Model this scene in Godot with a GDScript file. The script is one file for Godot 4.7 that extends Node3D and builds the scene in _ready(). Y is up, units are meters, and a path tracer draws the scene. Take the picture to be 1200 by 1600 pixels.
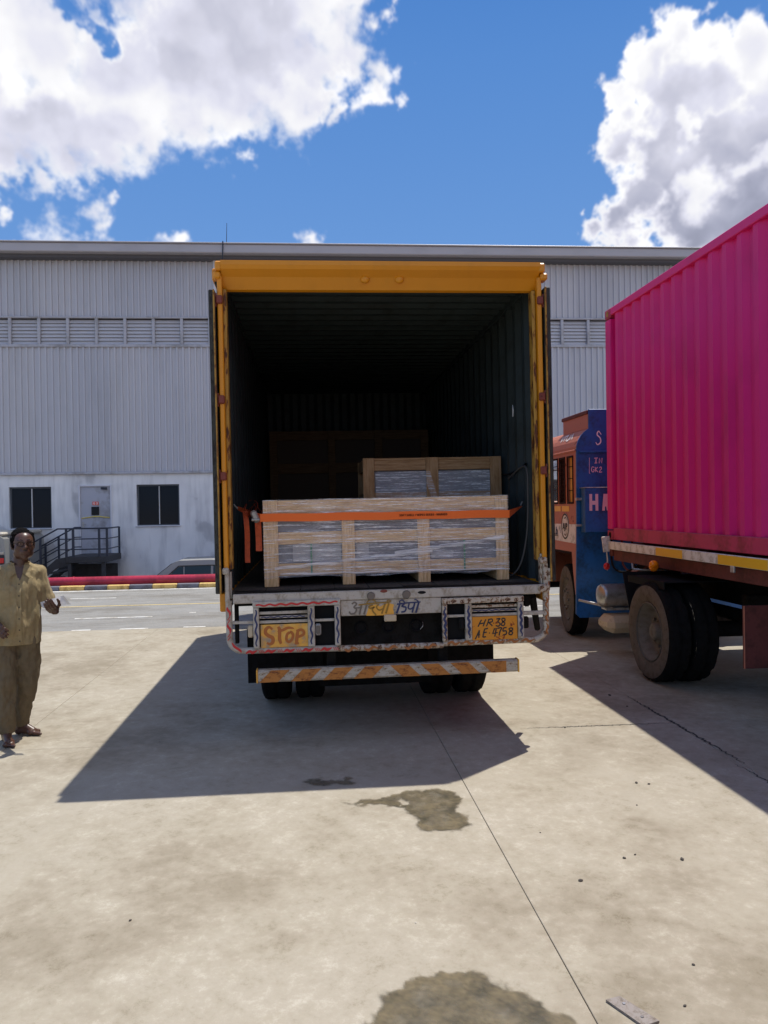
extends Node3D

# ------------------------------------------------------------------ places and light
const SUN_DIR := Vector3(-0.93, -3.64, 0.82)
const REAR := Vector3(0.56, 0.0, -5.75)      # middle of the open truck's rear edge, on the ground
const LEAN := 0.45                           # the open truck leans a little
var M := {}
var used := {}

func _ready():
	var cam := Camera3D.new()
	cam.name = "camera"
	cam.fov = rad_to_deg(2.0 * atan(800.0 / 1200.0))
	cam.position = Vector3(0, 1.8, 0)
	cam.basis = Basis(Vector3.UP, deg_to_rad(-5.38)) * Basis(Vector3.RIGHT, deg_to_rad(-0.4)) * Basis(Vector3.BACK, deg_to_rad(-0.85))
	cam.near = 0.05
	cam.far = 3000.0
	add_child(cam)
	var env := Environment.new()
	env.background_mode = Environment.BG_SKY
	var sky := Sky.new()
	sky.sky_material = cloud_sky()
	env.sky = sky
	env.tonemap_mode = Environment.TONE_MAPPER_LINEAR
	env.tonemap_exposure = 1.0
	env.background_energy_multiplier = 1.0
	env.sdfgi_enabled = true
	env.ssao_enabled = true
	env.ssil_enabled = true
	var we := WorldEnvironment.new()
	we.name = "world_environment"
	we.environment = env
	add_child(we)
	var sun := DirectionalLight3D.new()
	sun.name = "sun"
	sun.light_energy = 1.6
	sun.light_color = Color(1.0, 0.982, 0.945)
	sun.light_angular_distance = 0.53
	sun.shadow_enabled = true
	add_child(sun)
	sun.look_at_from_position(Vector3(0, 50, 0), Vector3(0, 50, 0) + SUN_DIR, Vector3.BACK)
	make_materials()
	build_ground()
	build_factory()
	build_stairs()
	build_pipe()
	build_cars()
	build_open_truck()
	build_cargo()
	build_trailer_truck()
	build_person()
	build_small_things()

# ------------------------------------------------------------------ sky: air and cumulus, by bearing and height in degrees
func cloud_sky() -> PanoramaSkyMaterial:
	var warp := FastNoiseLite.new()
	warp.seed = 5
	warp.frequency = 1.0
	warp.fractal_octaves = 6
	warp.fractal_gain = 0.55
	var fine := FastNoiseLite.new()
	fine.seed = 11
	fine.frequency = 1.0
	fine.fractal_octaves = 4
	fine.fractal_gain = 0.6
	var soft := FastNoiseLite.new()
	soft.seed = 19
	soft.frequency = 1.0
	soft.fractal_octaves = 3
	soft.fractal_gain = 0.42
	# cumulus heaps: bearing, height, radius in degrees
	var heaps := [[-22.2,26.6,6.50],[-18.3,29.3,4.25],[-12.6,27.1,4.64],[-6.7,30.8,6.47],[-0.2,31.7,4.61],[3.0,30.9,2.52],[-2.2,29.0,4.30],[-8.2,27.2,3.82],[-14.7,25.4,4.02],[-18.4,24.9,4.03],[-16.4,23.1,2.21],[-11.5,25.2,2.58],[-5.5,27.0,3.07],[-0.8,27.6,2.50],[-20.8,23.0,2.51],[5.9,29.5,1.3],[4.9,28.1,1.4],[3.9,27.1,1.2],[2.0,26.7,0.95],[7.0,27.3,0.5],[-16.5,17.6,2.2],[-18.5,17.5,1.6],[-14.2,20.3,0.9],[-13.8,19.4,0.8],[-9.8,18.6,1.2],[0.2,18.9,0.95],[-2.2,25.9,0.76],[-20.7,19.7,0.51],[-17.9,20.9,1.2],
		[26.5,29.3,2.13],[24.6,27.7,2.51],[22.2,26.4,1.81],[23.1,24.3,2.39],[27.1,25.8,4.0],[30.9,27.7,2.32],[32.4,25.2,4.1],[30.3,22.6,4.42],[26.6,22.5,3.87],[28.6,19.1,4.61],[23.4,19.6,2.37],[20.8,19.2,1.09],[24.5,20.9,2.40],[33.3,19.5,5.00],[20.1,20.6,0.34],[36.5,23.0,4.5],[39.0,19.0,4.0],[-27.0,25.0,5.0],[-29.0,29.0,5.0]]
	var holes := [[-16.7,31.6,0.7],[-16.3,31.1,0.6],[-15.6,30.6,0.5],[-14.9,30.1,0.55],[-14.1,29.6,0.65],[-13.6,29.1,0.6]]
	var greys := [[-4.5,31.3,5.4,0.30],[-8.6,30.7,4.5,0.28],[-19.2,23.6,3.6,0.26],[-14.8,23.5,3.3,0.22],[0.2,29.1,3.4,0.18],[-12.5,30.6,4.2,0.22],
		[26.7,25.1,3.6,0.28],[24.5,21.6,4.4,0.44],[27.4,18.6,6.0,0.56],[22.3,19.0,3.6,0.50],[30.3,21.9,4.6,0.40],[32.2,23.4,3.4,0.26],[31.4,18.0,5.0,0.56],[36.0,20.0,5.0,0.5]]
	var whites := [[28.2,20.5,1.9,0.42],[27.7,24.2,0.9,0.25],[31.0,21.0,1.3,0.32],[-19.5,26.5,2.0,0.2],[-1.0,28.2,2.0,0.12]]
	var shade := func(dir: Vector3) -> Color:
		var el := rad_to_deg(asin(clampf(dir.y, -1, 1)))
		var az := rad_to_deg(atan2(dir.x, -dir.z))
		var h := clampf(dir.y, 0.0, 1.0)
		var air := Color(0.27, 0.48, 0.83).lerp(Color(0.062, 0.215, 0.60), clampf(pow(h, 0.66) * 1.3, 0, 1))
		if h > 0.5:
			air = air.lerp(Color(0.045, 0.16, 0.50), (h - 0.5) * 1.6)
		if el < 1.0:
			return air
		var w1 := warp.get_noise_3d(dir.x * 13.0, dir.y * 13.0, dir.z * 13.0)
		var w2 := warp.get_noise_3d(dir.x * 13.0 + 31.0, dir.y * 13.0, dir.z * 13.0)
		var w3 := fine.get_noise_3d(dir.x * 42.0, dir.y * 42.0, dir.z * 42.0)
		var w4 := fine.get_noise_3d(dir.x * 130.0, dir.y * 130.0, dir.z * 130.0)
		var d := -3.0
		if az > -45 and az < 55 and el < 50:
			var ca := cos(deg_to_rad(el))
			var x := az + w1 * 2.3 / ca
			var y := el + w2 * 1.9
			for b in heaps:
				var dx: float = (x - b[0]) * ca
				var dy: float = y - b[1]
				var q: float = 1.0 - sqrt(dx * dx + dy * dy) / b[2]
				q *= sqrt(b[2]) * 0.8
				if q > d: d = q
			for b in holes:
				var dx: float = (az + w2 * 1.1 - b[0]) * ca
				var dy: float = el + w1 * 0.9 - b[1]
				var q: float = 1.35 - sqrt(dx * dx + dy * dy) / b[2]
				if q > 0.0: d -= minf(q * 0.95, maxf(0.0, d - 0.10 + q * 0.12)) if d > 0.0 else 0.0
			var rim := 1.0 - smoothstep(0.35, 1.1, d)
			if az > 14.0:
				var puff := 0.5 - absf(fine.get_noise_3d(dir.x * 24.0 + 5.0, dir.y * 24.0, dir.z * 24.0)) * 1.6
				d += (puff * 0.42 - 0.22 + w3 * 0.16 + w4 * 0.05) * rim
			else:
				d += (w3 * 0.50 + w4 * 0.12 + 0.06) * rim
		# the rest of the dome: unseen cumulus, its cover set for the shadow light
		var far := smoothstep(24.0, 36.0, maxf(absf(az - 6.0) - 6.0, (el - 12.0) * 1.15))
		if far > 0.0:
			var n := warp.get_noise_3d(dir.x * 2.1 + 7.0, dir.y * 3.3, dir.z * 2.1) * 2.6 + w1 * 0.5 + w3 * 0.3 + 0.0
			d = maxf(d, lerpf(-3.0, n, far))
		var wisp := clampf(0.85 + w1 * 0.9, 0.4, 1.4) if az < 14.0 else 0.34
		var a := smoothstep(-0.05, wisp, d)
		if a <= 0.0:
			return air
		var s0 := soft.get_noise_3d(dir.x * 16.0, dir.y * 16.0, dir.z * 16.0)
		var s1 := soft.get_noise_3d((dir.x + 0.014) * 16.0, (dir.y + 0.022) * 16.0, dir.z * 16.0)
		var relief := clampf((s0 - s1) * 1.5, -0.5, 0.5)
		var bright := 0.955 + relief * 0.11 + w3 * 0.02
		var deep := smoothstep(0.25, 1.6, d)
		bright += 0.10 * (1.0 - smoothstep(0.3, 0.9, d)) - deep * 0.05
		var dull := 0.0
		var ca2 := cos(deg_to_rad(el))
		for b in greys:
			var dx: float = (az + w1 * 3.0 - b[0]) * ca2
			var dy: float = el + w2 * 2.5 - b[1]
			var q: float = 1.0 - sqrt(dx * dx + dy * dy) / (b[2] * 1.3)
			if q > 0.0: dull = maxf(dull, smoothstep(0.0, 0.9, q) * b[3])
		bright -= dull * smoothstep(0.1, 0.9, d) * (0.86 + s0 * 0.22)
		for b in whites:
			var dx: float = (az + w1 * 2.5 - b[0]) * ca2
			var dy: float = el + w2 * 2.5 - b[1]
			var q: float = 1.0 - sqrt(dx * dx + dy * dy) / b[2]
			if q > 0.0: bright += smoothstep(0.0, 0.7, q) * b[3]
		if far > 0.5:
			bright -= 0.26 * smoothstep(0.4, 1.5, d)  # out-of-view clouds dimmed so that the ground shadows turn darker
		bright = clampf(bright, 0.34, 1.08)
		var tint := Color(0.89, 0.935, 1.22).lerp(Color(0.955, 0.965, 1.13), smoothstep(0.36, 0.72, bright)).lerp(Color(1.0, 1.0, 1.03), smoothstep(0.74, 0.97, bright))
		return air.lerp(Color(tint.r * bright, tint.g * bright, tint.b * bright), a)
	var W := 4096
	var H := 2048
	var small := Image.create(512, 256, false, Image.FORMAT_RGBF)
	for j in 134:
		for i in 512:
			var th := (i + 0.5) / 512.0 * TAU
			var ph := (j + 0.5) / 256.0 * PI
			small.set_pixel(i, j, shade.call(Vector3(sin(th) * sin(ph), cos(ph), -cos(th) * sin(ph))))
	var under := small.get_pixel(100, 126)
	small.fill_rect(Rect2i(0, 134, 512, 122), Color(0.30, 0.29, 0.26))
	var big: Image = small.duplicate()
	big.resize(W, H, Image.INTERPOLATE_CUBIC)
	# sharper where detail can be seen: the whole band in front, far past both sides of the view
	var x0 := int(W * -42.0 / 360.0)
	var x1 := int(W * 54.0 / 360.0)
	var y0 := int(H * 46.0 / 180.0)
	var y1 := int(H * 77.0 / 180.0)
	for j in range(y0, y1):
		var ph := (j + 0.5) / H * PI
		var cy := cos(ph)
		var sy := sin(ph)
		for i in range(x0, x1):
			var th := (i + 0.5) / W * TAU
			big.set_pixel(posmod(i, W), j, shade.call(Vector3(sin(th) * sy, cy, -cos(th) * sy)))
	var m := PanoramaSkyMaterial.new()
	m.panorama = ImageTexture.create_from_image(big)
	return m

# ------------------------------------------------------------------ nodes
func numbered(called: String, parent: Node = self) -> String:
	var key := str(parent.get_instance_id()) + called
	if not used.has(key):
		used[key] = 0
		return called
	used[key] += 1
	return "%s_%03d" % [called, used[key]]

func tag(o: Node, label := "", category := "", group := "", kind := "") -> Node:
	if label: o.set_meta("label", label)
	if category: o.set_meta("category", category)
	if group: o.set_meta("group", group)
	if kind: o.set_meta("kind", kind)
	return o

func thing(called: String, label: String, category: String, xf := Transform3D(), group := "") -> Node3D:
	var o := Node3D.new()
	o.name = numbered(called)
	o.transform = xf
	add_child(o, true)
	tag(o, label, category, group)
	return o

func put(called: String, shape, mat: Material, parent: Node = self, xf := Transform3D()) -> MeshInstance3D:
	var o := MeshInstance3D.new()
	o.name = numbered(called, parent)
	o.mesh = shape.mesh() if shape is MB else shape
	o.material_override = mat
	o.transform = xf
	o.cast_shadow = GeometryInstance3D.SHADOW_CASTING_SETTING_DOUBLE_SIDED
	parent.add_child(o, true)
	return o

func at(p: Vector3, yaw := 0.0) -> Transform3D:
	return Transform3D(Basis(Vector3.UP, deg_to_rad(yaw)), p)

# ------------------------------------------------------------------ meshes
class MB:
	var v := PackedVector3Array()
	var n := PackedVector3Array()
	var t := PackedVector2Array()
	var c := PackedColorArray()
	var ix := PackedInt32Array()
	var tint := Color(1, 1, 1, 1)

	func mesh() -> ArrayMesh:
		var a := []
		a.resize(Mesh.ARRAY_MAX)
		a[Mesh.ARRAY_VERTEX] = v
		a[Mesh.ARRAY_NORMAL] = n
		a[Mesh.ARRAY_TEX_UV] = t
		a[Mesh.ARRAY_COLOR] = c
		a[Mesh.ARRAY_INDEX] = ix
		var m := ArrayMesh.new()
		m.add_surface_from_arrays(Mesh.PRIMITIVE_TRIANGLES, a)
		return m

	func vert(p: Vector3, nn: Vector3, uv := Vector2.ZERO) -> int:
		v.append(p)
		n.append(nn)
		t.append(uv)
		c.append(tint)
		return v.size() - 1

	# corners counter-clockwise as seen from outside
	func quad(a: Vector3, b: Vector3, cc: Vector3, d: Vector3) -> MB:
		var nn := (b - a).cross(cc - a)
		if nn.length_squared() < 1e-14: nn = (cc - a).cross(d - a)
		nn = nn.normalized()
		var k := vert(a, nn, Vector2(0, 1))
		vert(b, nn, Vector2(1, 1))
		vert(cc, nn, Vector2(1, 0))
		vert(d, nn, Vector2(0, 0))
		ix.append_array([k, k + 2, k + 1, k, k + 3, k + 2])
		return self

	func tri(a: Vector3, b: Vector3, cc: Vector3) -> MB:
		var nn := (b - a).cross(cc - a).normalized()
		var k := vert(a, nn)
		vert(b, nn)
		vert(cc, nn)
		ix.append_array([k, k + 2, k + 1])
		return self

	# a box with chamfered edges; s is its full size
	func box(at_: Vector3, s: Vector3, bev := 0.0, bs := Basis()) -> MB:
		var h := s * 0.5
		if bev <= 0.0:
			for ax in 3:
				for sg in [-1.0, 1.0]:
					var nn := Vector3.ZERO
					nn[ax] = sg
					var u := Vector3.ZERO
					u[(ax + 1) % 3] = sg
					var w := Vector3.ZERO
					w[(ax + 2) % 3] = 1.0
					quad(at_ + bs * ((nn - u - w) * h), at_ + bs * ((nn + u - w) * h), at_ + bs * ((nn + u + w) * h), at_ + bs * ((nn - u + w) * h))
			return self
		bev = minf(bev, minf(h.x, minf(h.y, h.z)) * 0.95)
		var pt := func(sx: float, sy: float, sz: float, ax: int) -> Vector3:
			var q := Vector3(sx * (h.x - bev), sy * (h.y - bev), sz * (h.z - bev))
			q[ax] = [sx, sy, sz][ax] * h[ax]
			return at_ + bs * q
		for ax in 3:
			for sg in [-1.0, 1.0]:
				var q := []
				for k in [[-1.0, -1.0], [1.0, -1.0], [1.0, 1.0], [-1.0, 1.0]]:
					var s3 := [0.0, 0.0, 0.0]
					s3[ax] = sg
					s3[(ax + 1) % 3] = k[0] * sg
					s3[(ax + 2) % 3] = k[1]
					q.append(pt.call(s3[0], s3[1], s3[2], ax))
				quad(q[0], q[1], q[2], q[3])
		for ax in 3:
			var b1 := (ax + 1) % 3
			var b2 := (ax + 2) % 3
			for s1 in [-1.0, 1.0]:
				for s2 in [-1.0, 1.0]:
					var lo := [0.0, 0.0, 0.0]
					lo[ax] = -1.0
					lo[b1] = s1
					lo[b2] = s2
					var hi := lo.duplicate()
					hi[ax] = 1.0
					var p := [pt.call(lo[0], lo[1], lo[2], b1), pt.call(lo[0], lo[1], lo[2], b2), pt.call(hi[0], hi[1], hi[2], b2), pt.call(hi[0], hi[1], hi[2], b1)]
					var out := Vector3.ZERO
					out[b1] = s1
					out[b2] = s2
					out = bs * out
					if ((p[1] - p[0]) as Vector3).cross(p[2] - p[0]).dot(out) > 0: quad(p[0], p[1], p[2], p[3])
					else: quad(p[3], p[2], p[1], p[0])
		for sx in [-1.0, 1.0]:
			for sy in [-1.0, 1.0]:
				for sz in [-1.0, 1.0]:
					var a: Vector3 = pt.call(sx, sy, sz, 0)
					var b: Vector3 = pt.call(sx, sy, sz, 1)
					var d: Vector3 = pt.call(sx, sy, sz, 2)
					if sx * sy * sz > 0: tri(a, b, d)
					else: tri(a, d, b)
		return self

	# a round bar, tapered, smooth, with flat caps
	func rod(a: Vector3, b: Vector3, ra: float, rb := -1.0, seg := 12, caps := true) -> MB:
		if rb < 0: rb = ra
		var ax := (b - a).normalized()
		var u := ax.cross(Vector3.UP if absf(ax.y) < 0.9 else Vector3.RIGHT).normalized()
		var w := ax.cross(u)
		var k := v.size()
		for i in seg + 1:
			var th := TAU * i / seg
			var d := u * cos(th) + w * sin(th)
			vert(a + d * ra, d, Vector2(float(i) / seg, 0))
			vert(b + d * rb, d, Vector2(float(i) / seg, 1))
		for i in seg:
			var q := k + i * 2
			ix.append_array([q, q + 1, q + 2, q + 2, q + 1, q + 3])
		if caps:
			for e in [[a, ra, -ax], [b, rb, ax]]:
				if e[1] < 1e-5: continue
				var k2 := vert(e[0], e[2])
				for i in seg + 1:
					var th := TAU * i / seg
					vert(e[0] + (u * cos(th) + w * sin(th)) * e[1], e[2])
				for i in seg:
					if e[2].dot(ax) > 0: ix.append_array([k2, k2 + 2 + i, k2 + 1 + i])
					else: ix.append_array([k2, k2 + 1 + i, k2 + 2 + i])
		return self

	# a round tube along points
	func tube(pts: Array, r: float, seg := 8) -> MB:
		var k := v.size()
		var u := Vector3.ZERO
		for j in pts.size():
			var p: Vector3 = pts[j]
			var ax: Vector3 = ((pts[mini(j + 1, pts.size() - 1)] as Vector3) - (pts[maxi(j - 1, 0)] as Vector3)).normalized()
			if j == 0: u = ax.cross(Vector3.UP if absf(ax.y) < 0.9 else Vector3.RIGHT).normalized()
			else: u = (u - ax * u.dot(ax)).normalized()
			var w := ax.cross(u)
			for i in seg + 1:
				var th := TAU * i / seg
				var d := u * cos(th) + w * sin(th)
				vert(p + d * r, d)
		for j in pts.size() - 1:
			for i in seg:
				var q := k + j * (seg + 1) + i
				ix.append_array([q, q + seg + 1, q + 1, q + 1, q + seg + 1, q + seg + 2])
		return self

	# turn a profile of (radius, height) round an axis
	func lathe(profile: Array, seg: int, xf := Transform3D(), jag = null) -> MB:
		var rows := profile.size()
		var k := v.size()
		for j in rows:
			var p0: Vector2 = profile[maxi(j - 1, 0)]
			var p1: Vector2 = profile[mini(j + 1, rows - 1)]
			var tg := (p1 - p0)
			var nr := Vector2(tg.y, -tg.x).normalized()
			for i in seg + 1:
				var th := TAU * i / seg
				var r: float = profile[j].x
				if jag != null: r = jag.call(r, j, i)
				var d := Vector3(cos(th), 0, sin(th))
				vert(xf * (d * r + Vector3(0, profile[j].y, 0)), (xf.basis * (d * nr.x + Vector3(0, nr.y, 0))).normalized(), Vector2(float(i) / seg, float(j) / rows))
		for j in rows - 1:
			for i in seg:
				var q := k + j * (seg + 1) + i
				ix.append_array([q, q + 1, q + seg + 1, q + 1, q + seg + 2, q + seg + 1])
		return self

	func ball(at_: Vector3, r: Vector3, seg := 14, rings := 8, bs := Basis()) -> MB:
		var k := v.size()
		for j in rings + 1:
			var ph := PI * j / rings
			for i in seg + 1:
				var th := TAU * i / seg
				var d := Vector3(sin(ph) * cos(th), cos(ph), sin(ph) * sin(th))
				vert(at_ + bs * (d * r), (bs * (d / r)).normalized())
		for j in rings:
			for i in seg:
				var q := k + j * (seg + 1) + i
				ix.append_array([q, q + seg + 1, q + 1, q + 1, q + seg + 1, q + seg + 2])
		return self

	# an outline in the xy plane (any winding) given thickness along z, from z0 back to z0 - depth
	func prism(poly: PackedVector2Array, depth: float, xf := Transform3D()) -> MB:
		if Geometry2D.is_polygon_clockwise(poly):
			poly = poly.duplicate()
			poly.reverse()
		var tr := Geometry2D.triangulate_polygon(poly)
		var fw := xf.basis.z.normalized()
		var k := v.size()
		for p in poly: vert(xf * Vector3(p.x, p.y, 0), fw)
		for p in poly: vert(xf * Vector3(p.x, p.y, -depth), -fw)
		var m := poly.size()
		for i in range(0, tr.size(), 3):
			var a := tr[i]
			var b := tr[i + 1]
			var d := tr[i + 2]
			if (poly[b] - poly[a]).cross(poly[d] - poly[a]) < 0:
				var e := b
				b = d
				d = e
			ix.append_array([k + a, k + d, k + b, k + m + a, k + m + b, k + m + d])
		for i in m:
			var p := poly[i]
			var q := poly[(i + 1) % m]
			quad(xf * Vector3(p.x, p.y, 0), xf * Vector3(p.x, p.y, -depth), xf * Vector3(q.x, q.y, -depth), xf * Vector3(q.x, q.y, 0))
		return self

	# a curved sheet, f(u, v) -> point, smooth
	func sheet(nu: int, nv: int, f: Callable) -> MB:
		var k := v.size()
		var e := 0.002
		for j in nv + 1:
			for i in nu + 1:
				var a := float(i) / nu
				var b := float(j) / nv
				var du: Vector3 = f.call(minf(a + e, 1), b) - f.call(maxf(a - e, 0), b)
				var dv: Vector3 = f.call(a, minf(b + e, 1)) - f.call(a, maxf(b - e, 0))
				vert(f.call(a, b), du.cross(dv).normalized(), Vector2(a, b))
		for j in nv:
			for i in nu:
				var q := k + j * (nu + 1) + i
				ix.append_array([q, q + nu + 1, q + 1, q + 1, q + nu + 1, q + nu + 2])
		return self

	# a painted brush stroke: a thin mitred ribbon on the plane o + x*ex + y*ey, lifted by up
	func stroke(pts: Array, width: float, xf: Transform3D, up := 0.002, taper := 0.0) -> MB:
		if pts.size() < 2: return self
		var k := v.size()
		var nn := xf.basis.z.normalized()
		var m := pts.size()
		for j in m:
			var p: Vector2 = pts[j]
			var d0: Vector2 = (p - pts[maxi(j - 1, 0)]).normalized() if j > 0 else (pts[1] - p).normalized()
			var d1: Vector2 = (pts[mini(j + 1, m - 1)] - p).normalized() if j < m - 1 else d0
			var dd := (d0 + d1).normalized()
			if dd == Vector2.ZERO: dd = d1
			var side := Vector2(-dd.y, dd.x)
			var wv := width * 0.5 * minf(1.35, 1.0 / maxf(0.35, side.dot(Vector2(-d1.y, d1.x))))
			if taper > 0.0:
				var q := float(j) / (m - 1)
				wv *= lerpf(1.0, clampf(sin(PI * clampf(q, 0.04, 0.96)) * 1.3, 0.15, 1.0), taper)
			vert(xf * Vector3(p.x + side.x * wv, p.y + side.y * wv, up), nn)
			vert(xf * Vector3(p.x - side.x * wv, p.y - side.y * wv, up), nn)
		for j in m - 1:
			var q := k + j * 2
			ix.append_array([q, q + 2, q + 1, q + 1, q + 2, q + 3])
		return self

func curve(pts: Array, sub := 6) -> Array:
	var out := []
	var m := pts.size()
	for i in m - 1:
		var a: Variant = pts[maxi(i - 1, 0)]
		var b: Variant = pts[i]
		var c: Variant = pts[i + 1]
		var d: Variant = pts[mini(i + 2, m - 1)]
		for s in sub:
			out.append(b.cubic_interpolate(c, a, d, float(s) / sub))
	out.append(pts[m - 1])
	return out

func V2(flat: Array) -> Array:
	var out := []
	for i in range(0, flat.size(), 2): out.append(Vector2(flat[i], flat[i + 1]))
	return out

# ------------------------------------------------------------------ materials
func C(r: float, g: float, b: float, a := 1.0) -> Color:      # a real-world (linear) colour
	var c := Color(r, g, b, a).linear_to_srgb()
	c.a = a
	return c

# a tiling texture from summed noises: layers are [seed, frequency, octaves, weight, stretch]
func woven(size: int, layers: Array, stops: Array, bias := 0.5, gain := 1.0) -> Image:
	var lut := PackedByteArray()
	var g := Gradient.new()
	var offs := PackedFloat32Array()
	var cols := PackedColorArray()
	for s in stops:
		offs.append(s[0])
		cols.append(s[1])
	g.offsets = offs
	g.colors = cols
	for i in 256:
		var c := g.sample(i / 255.0)
		lut.append_array([c.r8, c.g8, c.b8, c.a8])
	var total := PackedFloat32Array()
	total.resize(size * size)
	for l in layers:
		var f := FastNoiseLite.new()
		f.seed = l[0]
		f.frequency = l[1]
		f.fractal_octaves = l[2]
		f.fractal_gain = 0.55
		if l.size() > 4 and l[4] is String and l[4] == "cell":
			f.noise_type = FastNoiseLite.TYPE_CELLULAR
		elif l.size() > 4:
			f.fractal_gain = l[4]
		var d := f.get_seamless_image(size, size, false, false, 0.12, true).get_data()
		var w: float = l[3] / 255.0
		for i in size * size: total[i] += (d[i] - 127.5) * w
	var out := PackedByteArray()
	out.resize(size * size * 4)
	for i in size * size:
		var q := clampi(int((total[i] * gain + bias) * 255.0), 0, 255) * 4
		out.encode_u32(i * 4, lut.decode_u32(q))
	return Image.create_from_data(size, size, false, Image.FORMAT_RGBA8, out)

func tex(im: Image) -> ImageTexture:
	return ImageTexture.create_from_image(im)

func grain(seed_: int, freq: float, oct := 4, normal := false, strength := 4.0, size := 512) -> NoiseTexture2D:
	var f := FastNoiseLite.new()
	f.seed = seed_
	f.frequency = freq
	f.fractal_octaves = oct
	var t := NoiseTexture2D.new()
	t.width = size
	t.height = size
	t.seamless = true
	t.noise = f
	t.as_normal_map = normal
	t.bump_strength = strength
	return t

func mat(c: Color, rough := 0.7, metal := 0.0) -> StandardMaterial3D:
	var m := StandardMaterial3D.new()
	m.albedo_color = c
	m.roughness = rough
	m.metallic = metal
	return m

# a material whose colour comes from a tiling texture laid in world or object space, per metre
func laid(im: Texture2D, per_metre: Vector3, rough := 0.8, world := false, tint := Color(1, 1, 1), metal := 0.0) -> StandardMaterial3D:
	var m := mat(tint, rough, metal)
	m.albedo_texture = im
	m.uv1_triplanar = true
	m.uv1_world_triplanar = world
	m.uv1_scale = per_metre
	m.uv1_triplanar_sharpness = 6.0
	return m

func over(m: StandardMaterial3D, im: Texture2D, per_metre: Vector3, world := false) -> StandardMaterial3D:
	m.detail_enabled = true
	m.detail_albedo = im
	m.detail_blend_mode = BaseMaterial3D.BLEND_MODE_MUL
	m.detail_uv_layer = BaseMaterial3D.DETAIL_UV_2
	m.uv2_triplanar = true
	m.uv2_world_triplanar = world
	m.uv2_scale = per_metre
	return m

func bumpy(m: StandardMaterial3D, n: Texture2D, s := 1.0) -> StandardMaterial3D:
	m.normal_enabled = true
	m.normal_texture = n
	m.normal_scale = s
	return m

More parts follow.
